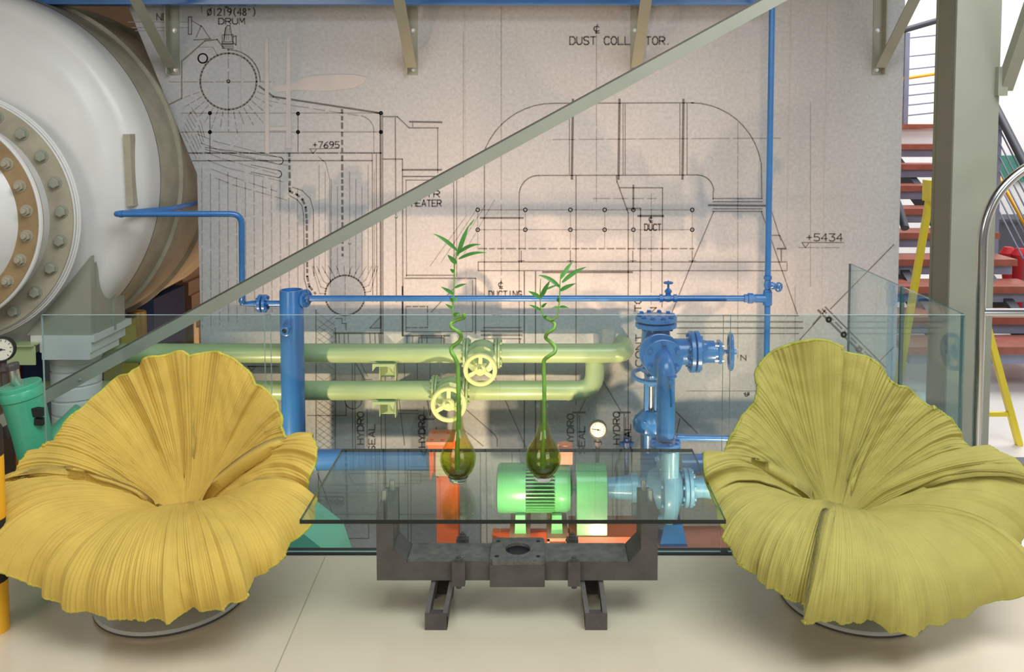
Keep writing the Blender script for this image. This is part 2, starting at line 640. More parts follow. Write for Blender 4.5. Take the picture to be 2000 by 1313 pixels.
mid.line([(655, 640), (655, 880)], 2.0)
for k in range(44):
    y = 612 + k * 6.2
    if 700 < y < 724:
        continue
    fine.line([(618, y + 26), (654, y - 2)] if k % 2 else [(618, y - 2), (654, y + 24)], 1.1)
bold.line([(652, 651), (748, 651)], 3.2)
for x in (656, 662, 672, 680, 722, 732, 740):
    mid.line([(x, 651), (x + 2, 700)], 2)
mid.line([(655, 622), (668, 622), (668, 632), (676, 632), (676, 645)], 1.8)
mid.line([(722, 641), (744, 618), (744, 641), (722, 641)], 1.8)
for k in range(6):
    fine.line([(724 + 3.5 * k, 641), (744, 620 + 4 * k)], 1.0)
for x in (688, 693, 744, 752):
    mid.line([(x, 705), (x + 1, 880)], 1.7)
mid.line([(690, 700), (712, 742), (726, 742)], 2)
mid.line([(700, 700), (718, 736)], 1.4)
mid.line([(770, 700), (778, 770), (790, 870)], 2)
for x in (765, 790, 815, 840):
    mid.line([(x, 700), (x, 740)], 1.7)
mid.line([(776, 802), (816, 802)], 2.4)
mid.line([(776, 808), (816, 808)], 1.6)
mid.circ((690, 783), 16, 1.7)
mid.line([(600, 812), (676, 812), (676, 790)], 1.7)
mid.line([(484, 716), (492, 724), (500, 716), (484, 716)], 1.6)
mid.line([(484, 716), (545, 716)], 2)
# lower part seen through the table
mid.line([(620, 925), (650, 1005), (900, 1005)], 1.8)
mid.line([(622, 920), (622, 1052), (720, 1052), (720, 1020), (622, 1020)], 1.6)
fine.line([(680, 925), (822, 925), (822, 945), (690, 945), (680, 925)], 1.6)
for x in (738, 752, 796, 802, 938, 950, 1000, 1196, 1234, 1420):
    mid.line([(x, 885), (x + 1, 1060)], 1.6)
# -- air heater and duct in the middle
mid.line([(748, 228), (776, 228), (799, 250), (856, 250)], 2.2)
bold.line([(800, 238), (863, 239)], 3.2)
mid.line([(806, 240), (806, 249)], 1.6)
mid.line([(855, 250), (855, 338)], 1.8)
bold.line([(786, 332), (862, 332)], 3.2)
mid.line([(748, 311), (786, 311), (787, 656)], 2.2)
mid.line([(772, 230), (774, 590)], 2.2)
bold.line([(787, 345), (906, 345)], 2.2)
mid.line([(793, 352), (794, 540)], 1.5)
mid.line([(793, 352), (888, 352)], 1.5)
mid.line([(886, 345), (887, 540)], 2)
mid.line([(892, 345), (892, 540)], 1.5)
mid.line([(793, 538), (888, 538)], 2)
mid.line([(790, 544), (929, 544), (929, 652)], 2.4)
mid.line([(923, 548), (923, 648), (793, 648), (793, 600)], 1.8)
bold.line([(786, 560), (786, 656), (878, 656)], 3.2)
mid.line([(793, 599), (835, 599), (835, 640), (793, 640)], 2.2, (9, 3))
for k in range(4):
    fine.line([(840 + k * 22, 520 - k * 8), (912 + k * 18, 420 - k * 10)], 1.3)
mid.line([(842, 610), (890, 560)], 1.8)
for x in (795, 806, 824, 834, 862, 868):
    mid.line([(x, 656), (x, 700)], 2.0)
mid.line([(818, 672), (818, 660), (866, 660), (866, 672)], 2.2)
# -- dust collector, right
mid.line([(946, 700), (946, 322), (952, 308)], 2.0)
mid.circ((1080, 345), 143, 2.0, 90, 164, ry=143)
mid.line([(1080, 202), (1355, 201)], 2.0)
mid.circ((1350, 340), 138, 2.0, 10, 90, ry=139)
mid.line([(1487, 318), (1488, 388)], 2.0)
mid.line([(1014, 700), (1014, 382)], 2.0)
mid.circ((1052, 381), 38, 2.0, 90, 180)
mid.line([(1052, 343), (1362, 342)], 2.0)
mid.circ((1362, 374), 32, 2.0, 0, 90)
mid.line([(1393, 374), (1393, 390)], 2.0)
for x in (1119, 1210, 1335):
    bold.line([(x, 194), (x - 2, 350)], 4.4)
for x, y in ((1112, 202), (1217, 202), (1221, 202), (1328, 202), (1342, 202)):
    mid.line([(x, y), (x, 342)], 1.5)
bold.line([(1384, 401), (1500, 402)], 3.6)
for y in (388, 394, 408, 413):
    mid.line([(1392, y), (1489, y)], 1.8)
mid.line([(1394, 413), (1352, 512), (1312, 612)], 2.0)
mid.line([(1487, 413), (1558, 616)], 2.0)
mid.line([(1125, 343), (1125, 790)], 2.2)
mid.line([(1204, 343), (1205, 355), (1227, 416), (1227, 880)], 2.4)
mid.line([(1210, 367), (1294, 367), (1293, 600)], 2.2)
bold.line([(1237, 362), (1237, 410)], 3.2)
mid.line([(1224, 407), (1251, 407), (1250, 575)], 2.2)
bold.line([(1246, 422), (1296, 422)], 4.0)
fine.line([(1272, 378), (1272, 612)], 1.6, (26, 5))
fine.line([(1158, 388), (1282, 388)], 1.5, (30, 6))
fine.line([(979, 0), (979, 390)], 1.5, (150, 4))
fine.line([(979, 400), (979, 620)], 1.5, (30, 6))
fine.line([(1165, 60), (1165, 395)], 1.5, (90, 5))
fine.line([(1441, 240), (1441, 700)], 1.5, (60, 5))
fine.line([(1080, 273), (1525, 270)], 1.5, (60, 6))
fine.line([(930, 410), (1355, 410)], 1.9)
fine.line([(930, 449), (1355, 449)], 1.6)
for x in (933, 1026, 1114, 1181, 1237, 1352):
    mid.circ((x, 410), 3.5, 1.6)
    fine.circ((x, 449), 3.5, 1.6)
    fine.line([(x, 413), (x, 487)], 1.4)
mid.line([(935, 486), (1355, 486)], 2.4, (15, 5))
mid.line([(934, 512), (1537, 512)], 2.2)
mid.line([(934, 529), (1537, 529)], 1.8)
mid.line([(934, 512), (934, 529)], 2)
mid.line([(1537, 512), (1537, 529)], 2)
bold.line([(1060, 532), (1235, 532)], 3.4)
bold.line([(938, 426), (1022, 426)], 3.4)
for x in (1018, 1114, 1236, 1352):
    mid.line([(x, 490), (x, 512)], 2)
    mid.line([(x - 6, 510), (x + 6, 510)], 2)
mid.line([(1504, 460), (1523, 460), (1534, 484)], 2)
bold.line([(1518, 486), (1536, 486)], 3.2)
mid.line([(1526, 487), (1526, 510)], 2.6)
mid.line([(1500, 390), (1525, 470)], 1.8)
fine.line([(1560, 484), (1640, 484)], 1.4, (40, 5))
for y, a, b, ww in ((617, 1322, 1560, 2.0), (629, 1318, 1568, 2.8), (641, 1318, 1568, 2.8), (652, 1322, 1560, 1.8)):
    mid.line([(a, y), (b, y)], ww)
mid.line([(1566, 474), (1648, 474)], 1.8)
mid.line([(1567, 475), (1573, 484), (1580, 475)], 1.8)
mid.line([(1746, 478), (1622, 604)], 2.2)
mid.line([(1562, 664), (1604, 618)], 2.0)
bold.line([(1598, 606), (1682, 690), (1720, 730)], 4.2)
bold.line([(1612, 600), (1696, 684), (1730, 718)], 2.6)
mid.line([(1606, 604), (1700, 698)], 3.0, (14, 6))
for t in (0.15, 0.5, 0.85):
    mid.circ((1606 + 84 * t, 612 + 84 * t), 4, 4)
mid.line([(1704, 720), (1746, 678)], 1.8)
mid.line([(1588, 634), (1612, 606)], 3)
for x in (1024, 1046):
    bold.line([(x, 530), (x, 880)], 2.4)
for y, a, b, ww in ((640, 944, 1018, 2), (647, 940, 1020, 3.2), (655, 940, 1020, 3.2), (662, 944, 1018, 2)):
    mid.line([(a, y), (b, y)], ww)
mid.line([(1016, 662), (1012, 690)], 2)
mid.line([(945, 665), (950, 700), (1030, 880)], 1.8)
mid.line([(1132, 804), (1169, 730), (1213, 804)], 2.2)
bold.line([(1119, 806), (1143, 806)], 3.6)
bold.line([(1207, 806), (1231, 806)], 3.6)
mid.line([(1128, 808), (1128, 872)], 1.8)
mid.line([(1219, 808), (1219, 872)], 1.8)
mid.line([(1320, 804), (1362, 846)], 2.0)
mid.line([(1328, 818), (1322, 846)], 1.8)
mid.line([(910, 800), (967, 850), (971, 858), (971, 872)], 2)
mid.line([(906, 840), (944, 872)], 1.8)
mid.line([(832, 770), (840, 812), (846, 770)], 2.2)
bold.line([(826, 819), (848, 819)], 3.6)
fine.line([(1500, 764), (1340, 764)], 1.4)
for x, y0, y1 in ((1553, 560, 780), (1583, 200, 560), (905, 60, 340)):
    fine.line([(x, y0), (x, y1)], 1.0)
fine.done(M['ink_fine'])
mid.done(M['ink'])
bold.done(M['ink_bold'])

# -- hand lettering: a small stroke alphabet on a 4 x 6 grid (y down)
FONT = {
    'A': [[(0, 6), (2, 0), (4, 6)], [(0.8, 4), (3.2, 4)]], 'C': [[(4, 0.8), (3, 0), (1, 0), (0, 1.5), (0, 4.5), (1, 6), (3, 6), (4, 5.2)]],
    'D': [[(0, 0), (0, 6), (2.6, 6), (4, 4.5), (4, 1.5), (2.6, 0), (0, 0)]], 'E': [[(4, 0), (0, 0), (0, 6), (4, 6)], [(0, 3), (3, 3)]],
    'G': [[(4, 1), (3, 0), (1, 0), (0, 1.5), (0, 4.5), (1, 6), (3, 6), (4, 5), (4, 3.3), (2.4, 3.3)]], 'H': [[(0, 0), (0, 6)], [(4, 0), (4, 6)], [(0, 3), (4, 3)]],
    'I': [[(2, 0), (2, 6)]], 'L': [[(0, 0), (0, 6), (4, 6)]], 'M': [[(0, 6), (0.3, 0), (2, 4), (3.7, 0), (4, 6)]], 'N': [[(0, 6), (0, 0), (4, 6), (4, 0)]],
    'O': [[(1.2, 0), (2.8, 0), (4, 1.5), (4, 4.5), (2.8, 6), (1.2, 6), (0, 4.5), (0, 1.5), (1.2, 0)]], 'R': [[(0, 6), (0, 0), (3, 0), (4, 1), (4, 2.2), (3, 3.2), (0, 3.2)], [(2, 3.2), (4, 6)]],
    'S': [[(4, 0.6), (3, 0), (1, 0), (0, 1), (0.6, 2.6), (3.4, 3.4), (4, 4.8), (3, 6), (1, 6), (0, 5.3)]], 'T': [[(0, 0), (4, 0)], [(2, 0), (2, 6)]],
    'U': [[(0, 0), (0, 4.6), (1.2, 6), (2.8, 6), (4, 4.6), (4, 0)]], 'Y': [[(0, 0), (2, 3), (4, 0)], [(2, 3), (2, 6)]], 'Z': [[(0, 0), (4, 0), (0, 6), (4, 6)]],
    '1': [[(2, 0), (2, 6)]], '2': [[(0, 1), (1, 0), (3, 0), (4, 1.2), (3.4, 2.8), (0, 6), (4, 6)]], '3': [[(0, 0), (4, 0), (2, 2.4), (3.6, 3), (4, 4.6), (3, 6), (1, 6), (0, 5.2)]],
    '4': [[(3, 6), (3, 0), (0, 4), (4, 4)]], '5': [[(4, 0), (0.5, 0), (0.3, 2.6), (2.6, 2.4), (4, 3.6), (3.6, 5.4), (2, 6), (0, 5.4)]], '6': [[(3.6, 0), (1, 2.4), (0, 4.4), (1, 6), (3, 6), (4, 4.6), (3, 3.2), (1, 3.2), (0.2, 4.4)]],
    '7': [[(0, 0), (4, 0), (1.4, 6)]], '8': [[(2, 2.8), (0.6, 1.8), (0.8, 0.4), (2, 0), (3.2, 0.4), (3.4, 1.8), (2, 2.8), (0.2, 4.2), (0.8, 5.7), (2, 6), (3.2, 5.7), (3.8, 4.2), (2, 2.8)]],
    '9': [[(3.8, 1.8), (3, 3), (1, 3), (0, 1.6), (1, 0), (3, 0), (4, 1.4), (3.6, 4), (1.6, 6)]], '+': [[(0.4, 3), (3.6, 3)], [(2, 1.2), (2, 4.8)]], '(': [[(3, -0.6), (1.6, 1.5), (1.6, 4.5), (3, 6.8)]],
    ')': [[(1, -0.6), (2.4, 1.5), (2.4, 4.5), (1, 6.8)]], '"': [[(1, 0), (0.8, 1.2)], [(2.2, 0), (2, 1.2)]], '.': [[(1, 5.6), (1.4, 6)]], ' ': [],
    '%': [[(1.2, 0.6), (2.8, 0.6), (4, 2), (4, 4.2), (2.8, 5.6), (1.2, 5.6), (0, 4.2), (0, 2), (1.2, 0.6)], [(0, 6.6), (4, -0.6)]],
    '#': [[(3.6, 1.2), (2.4, 0.6), (1, 1), (0.6, 2.4), (1, 3.8), (2.6, 4.2), (3.6, 3.6)], [(2.6, -0.8), (1.6, 5.4), (3.8, 5.4)]],
}


def lettering(text, x, y, wd, ht, lw=2.6, vert=False, mat='ink_bold'):
    """text starting at pixel x, y (top left of the first letter, or its foot for vertical writing)"""
    k = Ink()
    adv = wd / max(1, len(text))
    for i, ch in enumerate(text):
        for st in FONT.get(ch, []):
            pp = []
            for (a, b) in st:
                lx, ly = i * adv + a / 4 * adv * 0.76, b / 6 * ht
                pp.append((x + ly, y - lx) if vert else (x + lx, y + ly))
            k.line(pp, lw)
    o = k.mb.build('lettering', M[mat], wall, smooth=0)
    o['label'] = 'hand lettered word drawn on the mural'
    return o


lettering('%1219(48")', 405, 17, 98, 13, 2.4)
lettering('DRUM', 427, 36, 54, 11, 2.4)
lettering('#', 436, 4, 14, 12, 2.2)
lettering('NE', 306, 27, 24, 12, 2.4, mat='ink')
lettering('DUST COLLECTOR.', 1113, 72, 202, 15, 2.6)
lettering('#', 1158, 50, 18, 16, 2.2)
lettering('+7695', 611, 277, 54, 12, 2.2)
mid2 = Ink()
mid2.line([(604, 291), (662, 290)], 1.6)
mid2.line([(606, 292), (611, 300), (618, 292)], 1.6)
for x, y0, y1 in ((727, 800, 874), (1142, 812, 876), (1232, 815, 876), (838, 795, 874)):
    mid2.line([(x - 10, y0), (x - 10, y1)], 1.6)
mid2.done(M['ink'])
lettering('AIR', 818, 373, 44, 12, 2.4)
lettering('HEATER', 804, 391, 60, 12, 2.4)
lettering('DUCTING', 955, 569, 66, 12, 2.4)
lettering('#', 972, 551, 14, 14, 2.0)
lettering('DUCT', 1259, 438, 34, 12, 2.4)
lettering('#', 1266, 424, 12, 12, 2.0)
lettering('+5434', 1575, 457, 74, 14, 2.2)
for x, y in ((698, 868), (1108, 872), (1198, 868), (818, 874)):
    lettering('HYDRO', x, y, 66, 12, 2.6, True)
    lettering('SEAL', x + 22, y + 14, 56, 12, 2.6, True)
lettering('CONT', 1242, 716, 66, 12, 2.6, True)
lettering('SE', 1256, 720, 28, 12, 2.6, True)
lettering('TO', 1240, 608, 30, 12, 2.6, True)
lettering('N', 1270, 612, 14, 12, 2.2, True)
lettering('Z', 1447, 704, 13, 10, 2.2, True)
lettering('#', 1454, 776, 14, 10, 2.0, True)

# -- pale worn patches of the paper
def patch(pp, off, name='worn_patch'):
    f = [P(x, y, DW - 0.003 - off) for x, y in pp]
    MB().prism(f, (0, 0.0028, 0)).build(name, M['paper_worn'], wall, smooth=0)


patch([(573, 162), (600, 150), (640, 146), (690, 146), (716, 151), (712, 162), (690, 172), (640, 178), (580, 176), (540, 180), (530, 170)], 0)
patch([(560, 75), (567, 70), (569, 290), (558, 290)], 0.0008)
patch([(517, 78), (524, 74), (526, 300), (518, 300)], 0.0012)
patch([(526, 248), (560, 248), (560, 255), (526, 255)], 0.0016)
# seams between the paper drops
for x in (907, 1546, 1618, 466):
    a, b = P(x, -60, DW - 0.002), P(x, 1080, DW - 0.002)
    b.x = a.x
    MB().bar(a, b, 0.0018, 0.0015, up=(0, 1, 0)).build('paper_seam', M['paper_worn'], wall, smooth=0)

# ================================================================ plant behind the balustrade
# ---- big white vessel
VX, VZ, VR = -2.97, 1.274, 0.98
V0 = 4.62
drum = thing('pressure_vessel', 'huge white painted steel vessel with a flanged round end', 'vessel', (VX, V0, PITZ))
head = MB()
prof = []
for k in range(0, 13):                       # dished end bulging towards the room
    t = k / 12
    r = 0.30 + (VR - 0.10 - 0.30) * t
    prof.append((r, -(0.13 + 0.10 * math.sqrt(max(0, 1 - t * t)))))
for k in range(1, 9):
    a = k / 8 * math.pi / 2
    prof.append((VR - 0.10 + 0.10 * math.sin(a), -0.13 * math.cos(a)))
prof += [(VR, 0.10)]
head.lathe((VX, V0, VZ), (0, 1, 0), prof, 128, cap=False)
head.build('dished_end', M['white_steel'], drum, smooth=50)
shell = MB().lathe((VX, V0, VZ), (0, 1, 0), [(VR + 0.002, 0.10), (VR + 0.002, 0.34), (VR + 0.022, 0.345), (VR + 0.022, 0.37), (VR, 0.375), (VR - 0.01, 0.8), (VR + 0.015, 0.805), (VR + 0.015, 0.83), (VR - 0.01, 0.835), (VR - 0.03, 1.5)], 128, cap=False)
shell.lathe((VX, V0, VZ), (0, 1, 0), [(0.02, 1.5), (VR - 0.03, 1.5)], 64, cap=False)
shell.build('shell', M['tan_steel'], drum, smooth=50)  # tan here puts the shade on the white vessel's shell into its colour
NC = P(-97, 425, 4.30)                       # nozzle, low on the dished end
NX, NZ = NC.x, NC.z
ND = 4.30
R2 = 245 * S(ND)
nz = MB().lathe((NX, 0, NZ), (0, 1, 0), [(R2 * 0.92, ND + 0.02), (R2 * 0.93, 4.52)], 96, cap=False)
nz.build('nozzle_neck', M['white_steel'], drum)
MB().lathe((NX, 0, NZ), (0, 1, 0), [(R2 * 0.76, ND - 0.005), (R2 * 0.985, ND - 0.005), (R2 * 0.985, ND + 0.03), (R2 * 0.76, ND + 0.03)], 128, cap=False).build('rear_flange', M['tan_steel'], drum)
for q in (0.985, 1.0, 1.012):
    MB().torus((NX, ND + 0.012 + (q - 0.985) * 0.7, NZ), (0, 1, 0), R2 * q, 0.0065, 128, 8).build('weld_bead', M['white_steel'], drum)
FD = 4.16
MB().lathe((NX, 0, NZ), (0, 1, 0), [(R2 * 0.80, ND - 0.004), (R2 * 0.80, FD + 0.04)], 96, cap=False).build('middle_neck', M['white_steel'], drum)
RF = R2 * 0.83
MB().lathe((NX, 0, NZ), (0, 1, 0), [(RF * 0.80, FD), (RF, FD), (RF, FD + 0.05), (RF * 0.80, FD + 0.05)], 128, cap=False).build('front_flange', M['brown_steel'], drum)
MB().torus((NX, FD + 0.015, NZ), (0, 1, 0), RF * 1.008, 0.012, 128, 8).build('weld_bead', M['white_steel'], drum)
MB().lathe((NX, 0, NZ), (0, 1, 0), [(0.001, FD - 0.16), (RF * 0.40, FD - 0.13), (RF * 0.70, FD - 0.06), (RF * 0.82, FD + 0.002)], 96, cap=False).build('end_cap', M['white_steel'], drum, smooth=60)
for k in range(24):
    a = math.radians(k * 15 + 3)
    r = R2 * 0.90
    bolt((NX + r * math.cos(a), ND - 0.005, NZ + r * math.sin(a)), (0, -1, 0), 0.026, M['greige'], drum)
    r = RF * 0.905
    a += 0.05
    bolt((NX + r * math.cos(a), FD, NZ + r * math.sin(a)), (0, -1, 0), 0.023, M['tan_steel'], drum, 'nut', 'stud_nut')
# rib and seams welded on the dished end
a, b = P(252, 262, V0 - 0.075), P(258, 400, V0 - 0.03)
MB().bar(P(252, 262, V0 - 0.115), P(259, 402, V0 - 0.115), 0.034, 0.06, up=(0, 1, 0)).build('stiffener', M['tan_steel'], drum)

# ---- its pedestal
PD = 4.42
ped = thing('vessel_pedestal', 'stacked white plates on a ringed round pillar carrying the vessel', 'pedestal', (P(140, 800, PD).x, PD + 0.1, PITZ))


def zpx(py, D):
    return P(1050, py, D).z


def xpx(px, D):
    return P(px, 400, D).x


MB().prism([P(52, 655, PD), P(178, 655, PD), P(178, 500, PD), P(130, 560, PD), P(90, 610, PD)], (0, 0.03, 0)).build('saddle_plate', M['greige'], ped)
g = MB()
x0 = P(178, 600, PD).x
g.prism([Vector((x0, PD + 0.032, P(178, 655, PD).z)), Vector((x0, PD + 0.032, P(178, 508, PD).z)), Vector((x0, PD + 0.36, P(222, 492, PD + 0.36).z)), Vector((x0, PD + 0.36, P(222, 640, PD + 0.36).z))], (-0.014, 0, 0))
g.build('gusset', M['greige'], ped)
x1 = P(222, 600, PD + 0.22).x
MB().box((x1 - 0.012, PD + 0.05, P(222, 645, PD + 0.2).z), (x1, PD + 0.32, P(222, 497, PD + 0.2).z)).build('gusset', M['greige'], ped)
MB().prism([P(176, 652, PD + 0.2), P(224, 645, PD + 0.2), P(224, 500, PD + 0.2), P(176, 570, PD + 0.2)], (0, 0.02, 0)).build('saddle_plate', M['greige'], ped)
tiers = [(62, 178, 655, 668, 0.40), (80, 172, 668, 688, 0.36), (84, 170, 688, 702, 0.30)]
for (xa, xb, ya, yb, dep) in tiers:
    A, B = P(xa, yb, PD), P(xb, ya, PD)
    MB().box((A.x, PD - 0.01, A.z), (B.x + 0.02, PD + dep, B.z)).build('packing_plate', M['white_steel'], ped)
cc = P(149, 720, PD + 0.18)
cr = 46 * S(PD + 0.18)
zt = zpx(702, PD)
z = zt
k = 0
for hgt in (0.05, 0.05, 0.075, 0.075, 0.075, 0.085, 0.085, 0.1, 0.1, 0.1, 0.1, 0.1, 0.1, 0.1):
    if z - hgt < PITZ:
        break
    rr = cr * (1.0 if k else 1.04)
    MB().lathe((cc.x, PD + 0.18, z - hgt), (0, 0, 1), [(rr * 0.93, 0), (rr * 0.93, 0.012), (rr, 0.014), (rr, hgt - 0.002), (rr * 0.95, hgt)], 56).build('pillar_ring', M['white_steel'], ped)
    z -= hgt
    k += 1
MB().lathe((cc.x, PD + 0.18, PITZ), (0, 0, 1), [(cr * 1.1, 0), (cr * 1.1, z - PITZ)], 48).build('pillar_foot', M['white_steel'], ped)

# ---- dark pedestal further back under the vessel
BD = 5.6
bp = thing('rear_saddle', 'dark blue steel saddle with a bolted flange under the vessel', 'saddle', (P(270, 700, BD).x, BD, PITZ))
A, B = P(225, 700, BD), P(300, 585, BD)
MB().box((A.x - 0.35, BD, PITZ), (B.x, BD + 0.5, B.z)).build('web', M['blue_dark'], bp)
fa, fb = P(200, 603, BD - 0.1), P(330, 555, BD + 0.7)
MB().bar(P(170, 600, BD), P(330, 565, BD + 0.9), 0.10, 0.07).build('flange', M['stair_dark'], bp)
for k in range(7):
    t = 0.3 + k * 0.1
    p = P(170, 600, BD).lerp(P(330, 565, BD + 0.9), t)
    bolt(p + Z3 * 0.035, (0, 0, 1), 0.03, M['rubber'], bp)
st = thing('stepped_stack', 'stack of beige blocks stepping in by the mural wall', 'blocks', (P(345, 700, 6.3).x, 6.3, PITZ))
zz = PITZ
steps = [(296, 388, 720, 640), (298, 382, 640, 606), (298, 374, 606, 578), (300, 368, 578, 568), (300, 368, 568, 552), (320, 356, 552, 530)]
for xa, xb, ya, yb in steps:
    A, B = P(xa, ya, 6.3), P(xb, yb, 6.3)
    MB().box((A.x, 6.3, A.z if ya != 720 else PITZ), (B.x, 6.7, B.z)).build('block', M['plaster'], st)
yb = thing('yellow_reflection', 'tall yellow green block standing in for a reflection in the glass', 'reflection', (P(219, 700, 5.2).x, 5.2, PITZ))  # solid block added in place of a yellow reflection in the glass
A, B = P(202, 700, 5.2), P(236, 632, 5.2)
MB().box((A.x, 5.2, PITZ), (B.x, 5.42, B.z)).build('reflection_body', material('olive_yellow_reflection', (164, 158, 62), 0.5), yb)
MB().box((A.x - 0.012, 5.19, B.z - 0.03), (B.x + 0.012, 5.43, B.z)).build('reflection_top', material('olive_yellow_reflection_top', (150, 144, 56), 0.5), yb)
br = thing('brass_drum', 'round brass coloured can in the shadow under the vessel', 'can', (P(268, 700, 5.45).x, 5.45, P(268, 658, 5.45).z))
MB().lathe((P(268, 640, 5.45).x, 5.45, P(268, 658, 5.45).z), (0, 0, 1), [(0.055, 0), (0.055, 0.15), (0.05, 0.16)], 32).build('can_body', material('brass_paint', (176, 130, 58), 0.4, 0.4), br)
MB().lathe((P(268, 640, 5.45).x, 5.45, PITZ), (0, 0, 1), [(0.03, 0), (0.03, P(268, 658, 5.45).z - PITZ)], 16).build('can_post', M['stair_dark'], br)
bc = thing('blue_column', 'dark blue steel column with an orange edge at the left', 'column', (P(60, 700, 5.3).x, 5.3, PITZ))
A, B = P(42, 700, 5.3), P(104, 560, 5.3)
MB().box((A.x, 5.3, PITZ), (B.x, 5.5, 0.26)).build('column_body', M['blue_dark'], bc)
MB().box((A.x - 0.045, 5.28, PITZ), (A.x - 0.005, 5.4, 0.26)).build('orange_edge', M['orange'], bc)

gb = thing('green_beam', 'dark green beam end at the left of the ringed pillar', 'beam', (P(20, 690, 4.40).x, 4.40, P(20, 708, 4.40).z))
MB().box((P(-70, 690, 4.4).x, 4.36, P(20, 709, 4.4).z), (P(77, 690, 4.4).x, 4.368, P(20, 670, 4.4).z)).build('beam_web', M['green_pipe'], gb)
MB().box((P(-70, 690, 4.4).x, 4.34, P(20, 672, 4.4).z), (P(77, 690, 4.4).x, 4.44, P(20, 669, 4.4).z)).build('beam_flange', M['green_pipe'], gb)
# ---- sage green pipes with valves
PG = 4.80
s = S(PG)


def handwheel(c, axis, R, r, mat, parent, spokes=3, name='handwheel', broad=0.22, up=None):
    mb = MB()
    ax, u, v = frame_from_axis(axis)
    c = Vector(c)
    mb.torus(c, ax, R - r, r, 48, 10)
    mb.lathe(c - ax * r * 1.3, ax, [(R * 0.30, 0), (R * 0.34, r * 0.6), (R * 0.34, r * 2), (R * 0.26, r * 2.6)], 28)
    mb.lathe(c + ax * r * 1.0, ax, [(R * 0.14, 0), (R * 0.14, r * 1.6)], 6)
    for k in range(spokes):
        a = 2 * math.pi * k / spokes + 0.5
        d = u * math.cos(a) + v * math.sin(a)
        mb.bar(c + d * R * 0.25, c + d * (R - r), R * broad, r * 1.1, up=ax)
    return mb.build(name, mat, parent)


def flange(c, axis, R, th, mat, parent, nb=8, br=0.007, name='flange', both=True):
    ax, u, v = frame_from_axis(axis)
    c = Vector(c)
    f = MB().lathe(c - ax * th / 2, ax, [(R * 0.96, 0), (R, th * 0.12), (R, th * 0.88), (R * 0.96, th)], 48).build(name, mat, parent)
    return f


def flange_bolts(c, axis, R, th, mat, parent, nb, br):
    ax, u, v = frame_from_axis(axis)
    c = Vector(c)
    for k in range(nb):
        a = 2 * math.pi * (k + 0.5) / nb
        d = u * math.cos(a) + v * math.sin(a)
        bolt(c + d * R * 0.8 + ax * th / 2, ax, br, mat, parent)
        bolt(c + d * R * 0.8 - ax * th / 2, -ax, br, mat, parent)


def green_line(y, x0, x1, label, valve, wheel, fl, tail):
    t = thing('green_pipe', label, 'pipe', P((x0 + x1) / 2, y, PG))
    A, B = P(x0, y, PG), P(fl[0], y, PG)
    C, D_ = P(fl[1], y, PG), P(x1, y, PG)
    A.z = B.z = C.z = D_.z = P(900, y, PG).z
    rp = 19 * s
    MB().tube([A, B], rp, 32).build('pipe_run', M['green_pipe'], t)
    MB().tube(tail(C, D_), rp, 32).build('pipe_run', M['green_pipe'], t)
    MB().tube([D_ - X3 * 0.006, D_ + X3 * 0.004], rp * 1.04, 32).build('weld_collar', M['green_pipe'], t)
    vc = (B + C) / 2
    half = (C - B).length / 2
    body = MB().lathe(vc, X3, [(rp, -half), (rp * 1.05, -half * 0.7), (rp * 1.35, -half * 0.4), (rp * 1.45, 0), (rp * 1.35, half * 0.4), (rp * 1.05, half * 0.7), (rp, half)], 36)
    wc = P(wheel[0], wheel[1], PG - 0.22)
    ax = (wc - vc).normalized()
    body.lathe(vc, ax, [(rp * 1.3, 0.02), (rp * 1.25, 0.075), (rp * 1.5, 0.078), (rp * 1.5, 0.10), (rp * 0.9, 0.105), (rp * 0.55, 0.15), (rp * 0.25, 0.16), (rp * 0.22, (wc - vc).length)], 32)
    vb = body.build('gate_valve', M['green_pipe'], t)
    handwheel(wc, (wc - vc).normalized() * 0.6 + Vector((0, -0.8, 0.1)), wheel[2] * S(PG - 0.22), 4.6 * s, M['green_wheel'], vb)
    for e in (B, C):
        for q in (-0.008, 0.008):
            flange(e + X3 * q, X3, 30 * s, 0.013, M['green_pipe'], t)
        flange_bolts(e, X3, 30 * s, 0.030, M['green_pipe'], t, 8, 0.009)
    return t


def tail_up(C, D_):
    e = D_.copy()
    return fillet([C, e + X3 * 0.14, e + X3 * 0.14 + Y3 * 0.19], 0.10, 10)


def tail_low(C, D_):
    return fillet([C, D_ + X3 * 0.145, D_ + X3 * 0.145 + Z3 * 0.20 + Y3 * 0.03], 0.11, 10)


g1 = green_line(690, 130, 1172, 'upper of two sage green pipes, its end bent back to the wall', None, (938, 722, 34), (911, 972), tail_up)
g2 = green_line(763, -40, 1110, 'lower of two sage green pipes, its end elbowed upwards', None, (876, 790, 36), (850, 910), tail_low)
